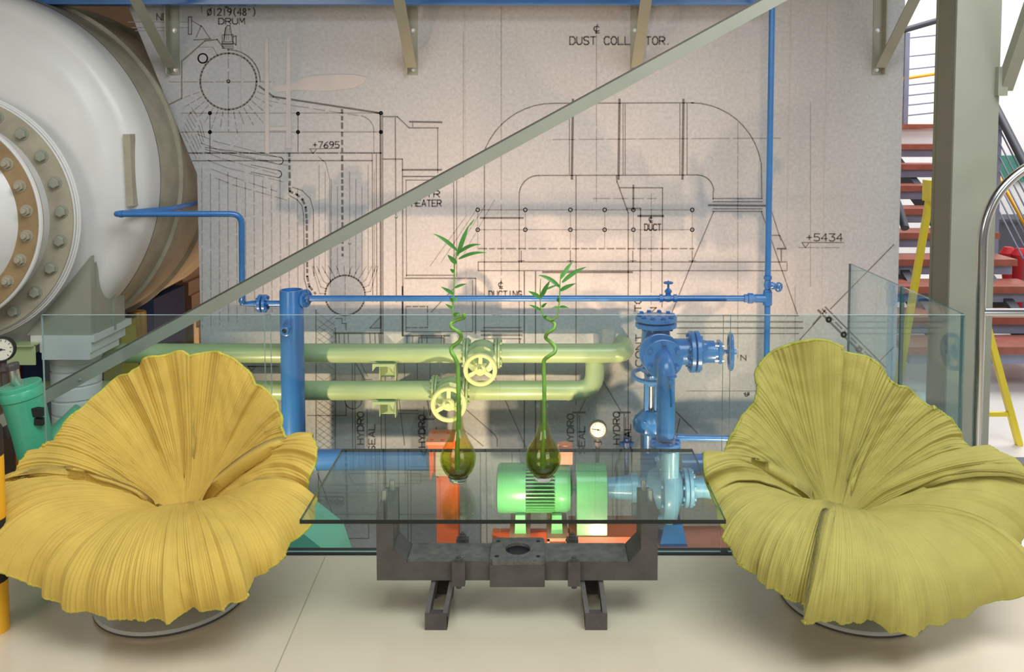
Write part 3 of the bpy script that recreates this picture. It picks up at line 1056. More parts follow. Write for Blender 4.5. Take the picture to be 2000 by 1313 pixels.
# reducer after the valve on the lower line, channel brackets
for gi, y in ((g1, 720), (g2, 793)):
    A = P(758, y, PG)
    zc = A.z
    hx = 17 * s
    MB().prism([Vector((A.x - hx, PG - 0.05, zc + 0.028)), Vector((A.x + hx * 1.05, PG - 0.05, zc + 0.028)), Vector((A.x + hx * 1.05, DW, zc + 0.028)), Vector((A.x - hx, DW, zc + 0.028))], (0, 0, 0.012)).build('bracket_shelf', M['green_pipe'], gi)
    MB().box((A.x - hx * 0.9, PG + 0.03, zc - 0.055), (A.x + hx, PG + 0.04, zc + 0.03)).box((A.x + hx * 0.9, PG - 0.03, zc - 0.055), (A.x + hx, PG + 0.04, zc + 0.03)).box((A.x - hx, PG - 0.01, zc - 0.055), (A.x - hx * 0.9, PG + 0.04, zc + 0.03)).build('bracket_channel', M['green_pipe'], gi)
    MB().prism([Vector((A.x - hx * 1.6, PG - 0.06, zc + 0.04)), Vector((A.x - hx * 1.6, PG - 0.06, zc)), Vector((A.x - hx * 1.2, PG - 0.06, zc + 0.026)), Vector((A.x + hx * 0.4, PG - 0.06, zc + 0.026)), Vector((A.x + hx * 0.8, PG - 0.06, zc - 0.004)), Vector((A.x + hx, PG - 0.06, zc + 0.04))], (0, 0.012, 0)).build('bracket_lip', M['green_pipe'], gi)

# ---- blue post, thin blue pipework
BPD = 4.62
post = thing('blue_post', 'thick vertical blue pipe post beside the left chair', 'post', (P(570, 700, BPD).x, BPD, PITZ))
pc = P(569, 566, BPD)
pr = 23 * S(BPD)
mb = MB().lathe((pc.x, BPD, PITZ), (0, 0, 1), [(pr, 0), (pr, pc.z - PITZ - 0.004), (pr * 0.97, pc.z - PITZ), (pr * 0.86, pc.z - PITZ), (pr * 0.84, pc.z - PITZ - 0.02), (0.001, pc.z - PITZ - 0.021)], 48, cap=False)
mb.build('post_tube', M['blue'], post)
q = P(566, 640, BPD)
nd = Vector((-0.1, -1, 0.05)).normalized()
pbase = Vector((pc.x - 0.012, BPD - pr * 0.9, q.z))
MB().lathe(pbase, nd, [(0.030, 0), (0.030, 0.012), (0.024, 0.014), (0.024, 0.034), (0.019, 0.037), (0.013, 0.036), (0.012, 0.014), (0.0005, 0.012)], 32, cap=False).build('port', M['blue'], post)
MB().lathe(pbase + nd * 0.0125, nd, [(0.011, 0), (0.011, 0.012)], 20).build('port_hole', M['black'], post)
q = P(513, 593, BPD)
MB().tube([Vector((pc.x, BPD, q.z)), Vector((P(496, 593, BPD).x, BPD, q.z))], 6 * S(BPD), 16).build('side_stub', M['blue'], post)
for dx in (-0.012, 0.012):
    flange(q + X3 * dx, X3, 18 * S(BPD), 0.016, M['blue'], post)
flange_bolts(q, X3, 18 * S(BPD), 0.04, M['blue'], post, 4, 0.008)
q2 = P(594, 583, BPD)
MB().tube([Vector((pc.x, BPD, q2.z)), Vector((q2.x + 0.02, BPD, q2.z))], 9 * S(BPD), 20).build('side_stub', M['blue'], post)
ax2 = Vector((1, -0.35, 0)).normalized()
flange(q2 + X3 * 0.008, ax2, 18 * S(BPD), 0.016, M['blue'], post)
flange_bolts(q2 + X3 * 0.008, ax2, 18 * S(BPD), 0.016, M['blue'], post, 6, 0.006)

hp = thing('blue_water_line', 'thin level blue pipe crossing in front of the mural', 'pipe', P(1050, 583, BPD))
A, B = P(606, 583, BPD), P(1478, 583, BPD)
B.z = A.z
MB().tube([A, B], 6 * S(BPD), 20).build('pipe_run', M['blue'], hp)


def small_valve(base, axis, up, mat, parent, k=1.0):
    base, axis, up = Vector(base), Vector(axis).normalized(), Vector(up).normalized()
    mb = MB().lathe(base, axis, [(0.020 * k, -0.045 * k), (0.022 * k, -0.045 * k), (0.022 * k, -0.028 * k), (0.015 * k, -0.026 * k), (0.021 * k, 0), (0.015 * k, 0.026 * k), (0.022 * k, 0.028 * k), (0.022 * k, 0.045 * k)], 8)
    mb.lathe(base, up, [(0.014 * k, 0), (0.014 * k, 0.03 * k), (0.019 * k, 0.031 * k), (0.019 * k, 0.042 * k), (0.010 * k, 0.05 * k), (0.006 * k, 0.055 * k), (0.005 * k, 0.082 * k)], 12)
    v = mb.build('globe_valve', mat, parent)
    handwheel(base + up * 0.082 * k, up, 0.026 * k, 0.0045 * k, mat, v, 4)
    return v


v = P(1305, 583, BPD)
v.z = A.z
small_valve(v, X3, Z3, M['blue'], hp)
u = P(1466, 583, BPD)
MB().lathe(Vector((u.x, BPD, A.z)), X3, [(0.016, -0.036), (0.022, -0.034), (0.022, -0.016), (0.028, -0.014), (0.028, 0.012), (0.021, 0.014), (0.021, 0.03), (0.016, 0.032)], 8).build('pipe_union', M['blue'], hp)
vp = thing('blue_riser', 'thin vertical blue riser pipe with a small wheel valve', 'pipe', (P(1499, 583, BPD).x, BPD, PITZ))
rx = P(1499, 583, BPD).x
MB().tube([(rx, BPD, PITZ), (rx, BPD, 3.0)], 6 * S(BPD), 20).build('pipe_run', M['blue'], vp)
MB().tube([(rx, BPD, A.z - 0.035), (rx, BPD, A.z + 0.035)], 9 * S(BPD), 20).build('tee', M['blue'], vp)
MB().tube([(rx - 0.062, BPD, A.z), (rx, BPD, A.z)], 8.5 * S(BPD), 20).build('tee_branch', M['blue'], vp)
small_valve((rx, BPD, P(1500, 556, BPD).z), Z3, (0.45, -0.89, 0), M['blue'], vp)

dp = thing('blue_drain_pipe', 'blue pipe running from the vessel and bending down beside the mural', 'pipe', P(350, 418, 4.4))
e0 = P(226, 418, 4.36)
pth = fillet([P(470, 593, BPD - 0.02), P(473, 585, BPD - 0.05), P(472, 418, 4.48), P(236, 418, 4.36)], 0.055, 8)
MB().tube([P(498, 593, BPD), P(474, 593, BPD), P(473, 560, BPD - 0.04)], 6.5 * S(4.5), 18).build('pipe_run', M['blue'], dp)
MB().tube(pth[1:], 6 * S(4.45), 20).build('pipe_run', M['blue'], dp)
MB().tube(fillet([P(238, 418, 4.36), P(226, 418, 4.36), Vector((-1.945, 4.74, P(326, 408, 4.74).z)), Vector((-1.938, 5.4, P(384, 398, 5.1).z))], 0.02, 6), 6 * S(4.4), 18).build('pipe_run', M['blue'], dp)
MB().tube([P(234, 418, 4.36), P(240, 418, 4.36)], 7.2 * S(4.4), 18).build('coupling', M['blue'], dp)

# ---- blue angle valve assembly
AD = 4.42
s = S(AD)
av = thing('blue_angle_valve', 'big blue flanged angle valve with a side handwheel', 'valve', (P(1284, 880, AD).x, AD, PITZ + 0.2))
c = P(1281, 668, AD)
MB().lathe(Vector((c.x, AD, P(1281, 715, AD).z)), Z3, [(20 * s, 0), (29 * s, 18 * s), (30 * s, 40 * s), (27 * s, 74 * s), (27 * s, 82 * s)], 40).build('valve_body', M['blue'], av)
for yy in (634, 622):
    flange(Vector((c.x, AD, P(1281, yy, AD).z)), Z3, 41 * s, 9 * s, M['blue'], av)
for k in range(10):
    a = 2 * math.pi * k / 10
    bolt((c.x + 33 * s * math.cos(a), AD + 33 * s * math.sin(a), P(1281, 616.5, AD).z), Z3, 4.6 * s, M['blue'], av)
    bolt((c.x + 33 * s * math.cos(a), AD + 33 * s * math.sin(a), P(1281, 638.5, AD).z), -Z3, 4.2 * s, M['blue'], av)
# front flanges and elbow
fz = P(1287, 682, AD).z
fx = P(1284, 682, AD).x
MB().lathe((fx, AD, fz), (0, -1, 0), [(25 * s, 0), (25 * s, 0.14)], 36).build('front_neck', M['blue'], av)
flange(Vector((fx, AD - 0.09, fz)), Y3, 40 * s, 0.024, M['blue'], av)
flange(Vector((fx + 0.008, AD - 0.15, fz - 0.01)), Y3, 38 * s, 0.024, M['blue'], av)
for k in range(6):
    a = 2 * math.pi * k / 6 + 0.5
    bolt((fx + 0.008 + 31 * s * math.cos(a), AD - 0.162, fz - 0.01 + 31 * s * math.sin(a)), -Y3, 4.4 * s, M['blue'], av)
ex = P(1301, 700, AD - 0.26).x
bot = P(1301, 856, AD - 0.26).z
MB().tube(fillet([(ex, AD - 0.14, fz - 0.006), (ex, AD - 0.26, fz - 0.012), (ex, AD - 0.26, bot)], 0.10, 12), 18 * S(AD - 0.26), 36).build('elbow_pipe', M['blue'], av)
flange(Vector((ex, AD - 0.26, P(1301, 866, AD - 0.26).z)), Z3, 29 * s, 7 * s, M['blue'], av)
flange(Vector((ex, AD - 0.26, P(1301, 873, AD - 0.26).z)), Z3, 29 * s, 6 * s, M['blue'], av)
for k in range(8):
    a = 2 * math.pi * k / 8 + 0.2
    bolt((ex + 24 * s * math.cos(a), AD - 0.26 + 24 * s * math.sin(a), P(1301, 862.5, AD - 0.26).z), Z3, 4 * s, M['blue'], av)
# side bonnet and wheel
sz = P(1345, 687, AD).z
px = lambda x: P(x, 687, AD).x
MB().lathe((0, AD, sz), X3, [(26 * s, px(1290)), (26 * s, px(1345)), (26 * s, px(1346))], 36).build('side_neck', M['blue'], av)
flange(Vector((px(1350), AD, sz)), X3, 41 * s, 9 * s, M['blue'], av)
flange(Vector((px(1361), AD, sz)), X3, 41 * s, 9 * s, M['blue'], av)
flange_bolts(Vector((px(1355.5), AD, sz)), X3, 41 * s, 21 * s, M['blue'], av, 8, 4 * s)
MB().lathe((0, AD, sz), X3, [(30 * s, px(1364)), (24 * s, px(1372)), (22 * s, px(1380)), (22 * s, px(1394)), (18 * s, px(1395)), (18 * s, px(1400)), (11 * s, px(1404)), (9 * s, px(1412)), (4 * s, px(1414)), (4 * s, px(1428))], 36).build('bonnet', M['blue'], av)
MB().box((px(1402), AD - 14 * s, sz - 21 * s), (px(1408), AD + 14 * s, sz + 21 * s)).build('gland', M['blue'], av)
for zo in (-15 * s, 15 * s):
    MB().tube([(px(1390), AD - 10 * s, sz + zo), (px(1412), AD - 10 * s, sz + zo)], 2.5 * s, 10).build('gland_stud', M['brushed'], av)
handwheel((px(1427), AD, sz), (1, -0.12, 0), 38 * s, 4.5 * s, M['blue'], av, 4, broad=0.12)
# drain tap on the elbow pipe
tx, td = P(1310, 750, AD - 0.34).x, AD - 0.345
tz = P(1310, 748, td).z
tap = MB().lathe((tx, td + 0.05, tz + 0.004), (0, -1, 0), [(0.010, 0), (0.010, 0.05), (0.013, 0.052), (0.013, 0.066)], 12).lathe((tx, td, tz - 0.024), Z3, [(0.007, 0), (0.010, 0.008), (0.010, 0.03), (0.014, 0.031), (0.014, 0.038)], 12)
tap.tube([(tx, td, tz - 0.02), (tx + 0.004, td - 0.008, tz - 0.07), (tx + 0.004, td - 0.008, tz - 0.11)], 0.0075, 12)
tap.bar((tx - 0.022, td, tz + 0.03), (tx + 0.026, td, tz + 0.03), 0.012, 0.01)
tap.build('drain_tap', M['blue'], av)
A = P(1322, 855, AD - 0.2)
B = P(1500, 858, AD - 0.2)
MB().tube([A, B], 5.6 * s, 16).build('outlet_pipe', M['blue'], av)
MB().tube([A, A + X3 * 0.035], 7 * s, 16).build('outlet_socket', M['blue'], av)

# ---- blue gate valve behind with level wheel
GVD = 4.62
s = S(GVD)
gv = thing('blue_gate_valve', 'blue gate valve with a flat lying handwheel behind the elbow pipe', 'valve', (P(1268, 1000, GVD).x, GVD, PITZ + 0.25))
gx = P(1271, 800, GVD).x
gz = lambda y: P(1271, y, GVD).z
handwheel((gx, GVD, gz(733)), (0, -0.12, 1), 40 * s, 4.4 * s, M['blue'], gv, 3, broad=0.16)
MB().lathe((gx, GVD, 0), Z3, [(4 * s, gz(800)), (4 * s, gz(733)), (6 * s, gz(732)), (6 * s, gz(728))], 16).build('valve_stem', M['brushed'], gv)
MB().box((gx - 13 * s, GVD - 10 * s, gz(805)), (gx - 6 * s, GVD + 10 * s, gz(748))).box((gx + 6 * s, GVD - 10 * s, gz(805)), (gx + 13 * s, GVD + 10 * s, gz(748))).lathe((gx, GVD, gz(752)), Z3, [(13 * s, 0), (13 * s, 9 * s), (8 * s, 12 * s)], 24).build('yoke', M['blue'], gv)
MB().lathe((gx, GVD, 0), Z3, [(20 * s, gz(1005)), (20 * s, gz(846)), (34 * s, gz(838)), (36 * s, gz(836)), (36 * s, gz(824)), (32 * s, gz(816)), (22 * s, gz(806)), (16 * s, gz(801))], 40).build('valve_body', M['blue'], gv)
for k in range(8):
    a = 2 * math.pi * k / 8 + 0.3
    bolt((gx + 29 * s * math.cos(a), GVD + 29 * s * math.sin(a), gz(819)), Z3, 4.5 * s, M['blue'], gv)

# ---- big blue suction main low on the left and on the right
bm = thing('blue_suction_main', 'large level blue main pipe low behind the left chair', 'pipe', P(640, 898, 4.66))
A, B = P(572, 898, 4.66), P(838, 898, 4.66)
B.z = A.z = P(640, 898, 4.66).z
MB().tube([A, B], 21 * S(4.66), 36).build('pipe_run', M['blue'], bm)
MB().tube([P(617, 898, 4.66), P(621, 898, 4.66)], 21.8 * S(4.66), 36).build('weld_collar', M['blue_pale'], bm)

# ---- pump set on an orange skid
KD = 4.40
s = S(KD)
my = 953
mz = P(1050, my, KD).z
X_ = lambda x: P(x, my, KD).x
Zk = lambda y: P(1050, y, KD).z
skid = thing('orange_skid', 'orange steel skid frame under the motor and pump', 'skid', (X_(1200), KD, PITZ))
MB().box((X_(958), KD - 0.17, Zk(1084)), (X_(1500), KD - 0.13, Zk(1062))).build('skid_rail', M['orange'], skid)
MB().box((X_(958), KD + 0.13, Zk(1084)), (X_(1500), KD + 0.17, Zk(1062))).build('skid_rail', M['orange'], skid)
MB().box((X_(1112), KD - 0.12, Zk(1058)), (X_(1250), KD + 0.12, Zk(1028))).build('skid_block', M['orange'], skid)
MB().box((X_(1250), KD - 0.14, Zk(1062)), (X_(1440), KD + 0.14, Zk(1052))).build('skid_plate', M['orange_pale'], skid)
for xa, xb in ((996, 1036), (1068, 1108)):
    ch = MB()
    ch.box((X_(xa), KD - 0.15, Zk(1062)), (X_(xa + 5), KD + 0.15, Zk(1026)))
    ch.box((X_(xb - 5), KD - 0.15, Zk(1062)), (X_(xb), KD + 0.15, Zk(1026)))
    ch.box((X_(xa), KD - 0.15, Zk(1031)), (X_(xb), KD + 0.15, Zk(1025)))
    ch.build('channel_foot', M['orange_pale'], skid)
for xx in (975, 1240, 1420):
    MB().box((X_(xx), KD - 0.16, PITZ), (X_(xx + 24), KD + 0.16, Zk(1082))).build('skid_leg', M['orange'], skid)

mo = thing('green_motor', 'green electric motor with cooling fins on the orange skid', 'motor', (X_(1042), KD, Zk(1025)))
rM = 48 * s
MB().lathe((0, KD, mz), X3, [(rM * 0.80, X_(971)), (rM * 0.95, X_(973)), (rM, X_(978)), (rM, X_(1027)), (rM * 0.9, X_(1028))], 56).build('fan_cover', M['motor'], mo)
MB().lathe((0, KD, mz), X3, [(rM * 0.86, X_(1020)), (rM * 0.86, X_(1086))], 56).build('stator', M['motor_dark'], mo)
nf = 40
for k in range(nf):
    a = 2 * math.pi * k / nf
    d = Vector((0, math.cos(a), math.sin(a)))
    p = Vector((X_(1027), KD, mz)) + d * rM * 0.91
    MB().bar(p, p + X3 * (X_(1083) - X_(1027)), 0.0042, rM * 0.14, up=d).build('cooling_fin', M['motor'], mo)
MB().lathe((0, KD, mz), X3, [(rM * 0.92, X_(1082)), (rM * 0.98, X_(1084)), (rM * 0.98, X_(1104)), (rM * 0.9, X_(1113)), (rM * 0.4, X_(1114)), (0.03, X_(1118)), (0.014, X_(1118)), (0.014, X_(1126))], 56).build('end_bell', M['motor'], mo)
for xa in (1006, 1076):
    MB().prism([Vector((X_(xa), KD - 0.10, Zk(1025))), Vector((X_(xa + 22), KD - 0.10, Zk(1025))), Vector((X_(xa + 20), KD - 0.10, Zk(990))), Vector((X_(xa + 2), KD - 0.10, Zk(990)))], (0, 0.20, 0)).build('motor_foot', M['motor'], mo)
tb = MB().box((X_(1090), KD - 0.02, Zk(905)), (X_(1118), KD + 0.09, Zk(876)))
tb.lathe((X_(1104), KD + 0.035, Zk(876)), Z3, [(0.04, 0), (0.036, 0.012), (0.02, 0.018)], 24)
tb.build('terminal_box', M['orange_pale'], mo)

cg = thing('coupling_guard', 'plain green coupling guard between motor and pump', 'guard', (X_(1154), KD, Zk(1046)))
gp = []
for k in range(13):
    a = math.pi * k / 12
    gp.append(Vector((X_(1125), KD - 0.11 * math.cos(a), Zk(945) + (Zk(907) - Zk(945)) * math.sin(a))))
gp = [Vector((X_(1125), KD - 0.11, Zk(1045)))] + gp + [Vector((X_(1125), KD + 0.11, Zk(1045)))]
MB().prism(gp, (X_(1183) - X_(1125), 0, 0)).build('guard_shell', M['motor'], cg)
MB().box((X_(1150), KD - 0.115, Zk(1060)), (X_(1166), KD + 0.115, Zk(1044))).build('guard_foot', M['motor'], cg)

pu = thing('blue_pump', 'pale blue centrifugal pump with round casing and flanges', 'pump', (X_(1300), KD, Zk(1052)))
MB().lathe((0, KD, mz), X3, [(0.016, X_(1178)), (0.016, X_(1184)), (18 * s, X_(1184)), (20 * s, X_(1186)), (24 * s, X_(1232)), (28 * s, X_(1233)), (28 * s, X_(1244)), (20 * s, X_(1246)), (20 * s, X_(1264)), (34 * s, X_(1270)), (40 * s, X_(1284)), (40 * s, X_(1290))], 48).build('bearing_housing', M['blue_pale'], pu)
MB().lathe((0, KD, mz), X3, [(50 * s, X_(1286)), (66 * s, X_(1290)), (70 * s, X_(1298)), (70 * s, X_(1308)), (64 * s, X_(1316)), (40 * s, X_(1324)), (24 * s, X_(1332))], 56).build('casing', M['blue_pale'], pu)
for k in range(10):
    a = 2 * math.pi * k / 10 + 0.2
    bolt((X_(1288), KD + 58 * s * math.cos(a), mz + 58 * s * math.sin(a)), -X3, 4.6 * s, M['blue_pale'], pu)
flange(Vector((X_(1338), KD, mz)), X3, 38 * s, 8 * s, M['blue_pale'], pu)
flange(Vector((X_(1347), KD, mz)), X3, 38 * s, 8 * s, M['blue_pale'], pu)
flange_bolts(Vector((X_(1342.5), KD, mz)), X3, 38 * s, 18 * s, M['blue_pale'], pu, 8, 4.5 * s)
MB().lathe((0, KD, mz), X3, [(20 * s, X_(1348)), (19 * s, X_(1370)), (26 * s, X_(1420)), (26 * s, X_(1520))], 40).build('suction_pipe', M['blue_pale'], pu)
MB().prism([Vector((X_(1284), KD - 0.09, Zk(1052))), Vector((X_(1338), KD - 0.09, Zk(1052))), Vector((X_(1328), KD - 0.09, Zk(1010))), Vector((X_(1294), KD - 0.09, Zk(1010)))], (0, 0.18, 0)).build('pump_foot', M['blue'], pu)
MB().tube(fillet([(X_(1302), KD - 0.12, P(1301, 874, AD - 0.26).z), (X_(1302), KD - 0.1, Zk(920)), (X_(1302), KD, Zk(940))], 0.05), 17 * s, 28).build('discharge_neck', M['blue_pale'], pu)
bp2 = thing('blue_delivery_pipe', 'short thick blue pipe going behind the right chair', 'pipe', P(1420, 908, 4.6))
MB().tube([P(1330, 908, 4.6), P(1520, 908, 4.6)], 21 * S(4.6), 32).build('pipe_run', M['blue'], bp2)
MB().tube([P(1372, 908, 4.6), P(1377, 908, 4.6)], 22.5 * S(4.6), 32).build('weld_collar', M['blue'], bp2)

# ---- pressure gauge and small valve behind the table
def gauge(c, axis, r, parent_name, label, riser_z, mat_case, tiltx=0):
    ax, u, v = frame_from_axis(axis)
    c = Vector(c)
    t = thing(parent_name, label, 'gauge', (c.x, c.y, riser_z))
    MB().lathe(c, ax, [(r * 0.9, -r * 0.7), (r, -r * 0.6), (r, r * 0.05), (r * 0.96, r * 0.12), (r * 0.86, r * 0.12), (r * 0.84, 0)], 48, cap=False).lathe(c, ax, [(0.0005, -r * 0.7), (r * 0.9, -r * 0.7)], 48, cap=False).build('gauge_case', mat_case, t)
    MB().lathe(c, ax, [(r * 0.85, 0), (r * 0.85, r * 0.03)], 40).build('dial', M['dial'], t)
    tk = MB()
    up = Vector((0, 0, 1))
    up = (up - ax * up.dot(ax)).normalized()
    rt = up.cross(ax).normalized()
    for k in range(11):
        a = math.radians(225 - 27 * k)
        d = rt * math.cos(a) + up * math.sin(a)
        tk.bar(c + d * r * 0.62 + ax * r * 0.04, c + d * r * 0.76 + ax * r * 0.04, r * 0.05, r * 0.02, up=ax)
    k_ = tk.build('scale_marks', M['black'], t)
    k_['kind'] = 'stuff'
    d = rt * math.cos(math.radians(172)) + up * math.sin(math.radians(172))
    MB().bar(c - d * r * 0.3 + ax * r * 0.07, c + d * r * 0.66 + ax * r * 0.07, r * 0.05, r * 0.03, up=ax).lathe(c + ax * r * 0.03, ax, [(r * 0.09, 0), (r * 0.09, r * 0.08)], 12).build('needle', M['black'], t)
    MB().lathe((c.x, c.y + r * 0.25, 0), Z3, [(r * 0.22, riser_z), (r * 0.22, c.z - r * 1.75), (r * 0.45, c.z - r * 1.74), (r * 0.45, c.z - r * 1.4), (r * 0.25, c.z - r * 1.38), (r * 0.25, c.z - r * 0.9)], 8).build('gauge_stem', M['iron'], t)
    return t


gauge(P(1168, 840, 4.5), (-0.03, -1, 0.05), 18 * S(4.5), 'pressure_gauge', 'round pressure gauge with a pale dial between the right vase and the blue valves', Zk(1030), M['iron'])
gauge(P(2, 683, 3.95), (0.34, -0.92, 0.16), 25 * S(3.95), 'pressure_gauge', 'dark cased pressure gauge at the left edge under the vessel flange', P(2, 860, 3.95).z, M['rubber'])
bv = thing('vent_valve', 'small dark blue vent valve standing on a thin pipe beside the gauge', 'valve', (P(1224, 900, 4.46).x, 4.46, Zk(935)))
q = P(1224, 868, 4.46)
MB().lathe((q.x, 4.46, 0), Z3, [(0.012, Zk(935)), (0.012, q.z - 0.012), (0.022, q.z - 0.01), (0.022, q.z + 0.012), (0.012, q.z + 0.02), (0.012, q.z + 0.03)], 12).lathe((q.x - 0.036, 4.46, q.z), X3, [(0.014, 0), (0.014, 0.018), (0.01, 0.02), (0.01, 0.05), (0.014, 0.052), (0.014, 0.072)], 8).build('vent_body', M['blue_dark'], bv)

# ---- orange stand
OD = 4.56
os_ = thing('orange_stand', 'bright orange steel stand with a drilled top plate', 'stand', (P(868, 1000, OD).x, OD, PITZ))
A, B = P(855, 1000, OD), P(894, 862, OD)
ox = lambda x: P(x, 900, OD).x
oz = lambda y: P(870, y, OD).z
MB().box((ox(852), OD, PITZ), (ox(894), OD + 0.012, oz(862))).box((ox(866), OD + 0.012, PITZ), (ox(872), OD + 0.10, oz(862))).box((ox(852), OD + 0.10, PITZ), (ox(894), OD + 0.112, oz(862))).build('column', M['orange'], os_)
MB().prism([P(838, 862, OD), P(850, 862, OD), P(856, 905, OD), P(856, 935, OD), P(846, 922, OD), P(840, 940, OD)], (0, 0.10, 0)).build('side_rib', M['orange'], os_)
MB().box((ox(835), OD - 0.06, oz(862)), (ox(886), OD + 0.13, oz(856))).build('top_plate', M['orange_pale'], os_)
MB().box((ox(838), OD - 0.05, oz(875)), (ox(884), OD - 0.04, oz(862))).build('plate_skirt', M['orange'], os_)
for x_, y_ in ((846, -0.03), (866, -0.03), (846, 0.08), (874, 0.08)):
    bolt((ox(x_), OD + y_, oz(856)), Z3, 0.009, M['orange'], os_)
MB().box((ox(852), OD - 0.03, oz(926)), (ox(880), OD, oz(874))).build('name_plate', M['beige_plate'], os_)

# ---- teal fitting at the left, and teal plinth corner low by the blue post
TD = 3.55
te = thing('teal_fitting', 'teal green Y shaped pipe fitting with a capped slotted branch', 'fitting', P(70, 1020, TD))
a0, a1 = P(76, 905, TD), P(44, 775, TD - 0.02)
axt = (a1 - a0).normalized()
rt_ = 40 * S(TD)
MB().tube([P(40, 1060, TD + 0.1), P(62, 960, TD + 0.06), P(76, 905, TD), P(62, 845, TD - 0.01), a1], [rt_ * 1.45, rt_ * 1.15, rt_ * 0.86, rt_ * 0.88, rt_ * 0.95], 40).build('branch', M['teal'], te, smooth=60)
MB().lathe(a1, axt, [(rt_ * 0.95, -0.004), (rt_ * 1.0, 0), (rt_ * 1.0, 0.03), (rt_ * 0.96, 0.036)], 48).lathe(a1, axt, [(rt_ * 0.97, 0.036), (rt_ * 0.97, 0.05), (rt_ * 0.92, 0.054)], 48).build('branch_cap', M['teal'], te)
MB().tube([a1 + axt * 0.05, P(30, 742, TD - 0.04), P(26, 718, TD - 0.05)], 0.019, 20).build('spindle', M['brushed'], te)
MB().lathe(P(26, 722, TD - 0.05), axt, [(0.024, 0), (0.026, 0.02), (0.022, 0.026)], 8).build('spindle_nut', M['iron'], te)
MB().tube([P(70, 900, TD + 0.02), P(118, 850, TD + 0.06), P(165, 808, TD + 0.10)], [rt_ * 0.75, rt_ * 0.62, rt_ * 0.66], 32).build('side_branch', M['teal'], te, smooth=60)
for (xx, yy, w_, h_) in ((80, 806, 20, 17), (84, 824, 17, 13)):
    cpos = P(xx - 6, yy, TD - 0.058)
    MB().bar(cpos - X3 * w_ * S(TD) / 2 + Z3 * 0.004, cpos + X3 * w_ * S(TD) / 2 - Z3 * 0.0, 0.022, h_ * S(TD), up=axt).build('slot', M['black'], te)
tp = thing('teal_plinth', 'teal green painted plinth corner low behind the left chair', 'plinth', P(560, 1120, 3.7))
MB().prism([P(430, 1085, 3.7), P(566, 1022, 3.7), P(640, 1080, 3.7), P(660, 1140, 3.7), P(430, 1140, 3.7)], (0, 0.3, 0)).build('plinth_body', M['teal_light'], tp)

# ---- warm floodlights standing in the pit
def flood(x, y, target, power, size, blend, label, z=PITZ):
    t = thing('floodlight', label, 'floodlight', (x, y, PITZ), 'warm floodlights in the pit')
    d = (Vector(target) - Vector((x, y, z + 0.16))).normalized()
    c = Vector((x, y, z + 0.16))
    MB().lathe(c, d, [(0.03, -0.09), (0.05, -0.07), (0.06, 0.0), (0.062, 0.012), (0.054, 0.012), (0.05, -0.01), (0.0005, -0.012)], 28, cap=False).build('lamp_housing', M['black'], t)
    MB().lathe(c, d, [(0.0005, 0.004), (0.05, 0.004)], 28, cap=False).build('lamp_lens', M['lamp_face'], t)
    MB().box((x - 0.08, y - 0.06, PITZ), (x + 0.08, y + 0.06, PITZ + 0.012)).tube([(x, y, PITZ + 0.01), (x, y, z + 0.13)], 0.012, 12).build('lamp_stand', M['black'], t)
    L = bpy.data.lights.new('flood_beam', 'SPOT')
    L.energy = power
    L.color = (1.0, 0.65, 0.41)
    L.spot_size = math.radians(size)
    L.spot_blend = blend
    L.shadow_soft_size = 0.025
    o = bpy.data.objects.new('flood_beam', L)
    COL.objects.link(o)
    o.location = c + d * 0.03
    o.rotation_euler = d.to_track_quat('-Z', 'Y').to_euler()


flood(-1.75, 3.75, (-0.6, 5.0, 0.55), 105, 82, 0.9, 'warm floodlight standing in the pit behind the left chair', -0.62)
flood(-0.12, 3.62, (0.0, 5.0, 0.45), 115, 92, 0.9, 'warm floodlight standing in the pit behind the table', -0.62)
flood(1.05, 3.66, (0.8, 5.0, 0.55), 75, 86, 0.9, 'warm floodlight standing in the pit behind the right chair', -0.62)
flood(0.35, 3.42, (0.45, 4.4, -0.62), 34, 120, 0.8, 'low warm floodlight aimed at the orange skid')
flood(-2.35, 5.35, (-2.0, 6.6, 0.2), 70, 130, 0.8, 'warm floodlight standing under the big vessel')

# ---- wall brackets, blue beam, diagonal brace
def angle_bar(mb, a, b, w_, th, fdir, gdir):
    """L section from a to b: one leg along fdir, the other along gdir"""
    a, b, f, g = Vector(a), Vector(b), Vector(fdir).normalized(), Vector(gdir).normalized()
    sec = [Vector((0, 0, 0)), f * w_, f * w_ + g * th, f * th + g * th, f * th + g * w_, g * w_]
    mb.prism([a + q for q in sec], b - a)


names = ['leftmost grey green wall bracket, beside the drum drawing', 'grey green wall bracket above the middle of the diagonal brace', 'grey green wall bracket in front of the dust collector lettering', 'rightmost grey green wall bracket at the edge of the mural']
for i, (bx, side) in enumerate(((342, 1), (806, 1), (1241, -1), (1713, -1))):
    b0 = P(bx, 146, DW)
    t = thing('wall_bracket', names[i], 'bracket', b0, 'brackets under the walkway')
    x = b0.x
    wl = 0.058
    m = MB()
    angle_bar(m, (x - wl / 2 * side, DW, b0.z), (x - wl / 2 * side, DW, 2.9), wl, 0.007, (side, 0, 0), (0, -1, 0))
    m.build('upright', M['greige'], t)
    m = MB()
    zb = b0.z + 0.035
    angle_bar(m, (x - wl / 2 * side, DW - 0.055, zb), (x - wl / 2 * side, DW - 0.055 - 1.08, zb + 0.80), wl, 0.007, (side, 0, 0), (0, 0.59, 0.8))
    m.build('knee_brace', M['greige'], t)
    for yy in (136, 60):
        p = P(bx, yy, DW)
        bolt((x + 0.006 * side, DW - 0.0075, p.z), -Y3, 0.010, M['brushed'], t)
bb = thing('blue_beam', 'blue steel beam along the top of the mural', 'beam', P(750, 0, 4.9))
A, B = P(-120, 8, 4.9), P(1500, 3, 4.9)
MB().box((A.x, 4.88, A.z), (B.x, 4.892, A.z + 0.12)).build('web', M['blue'], bb)
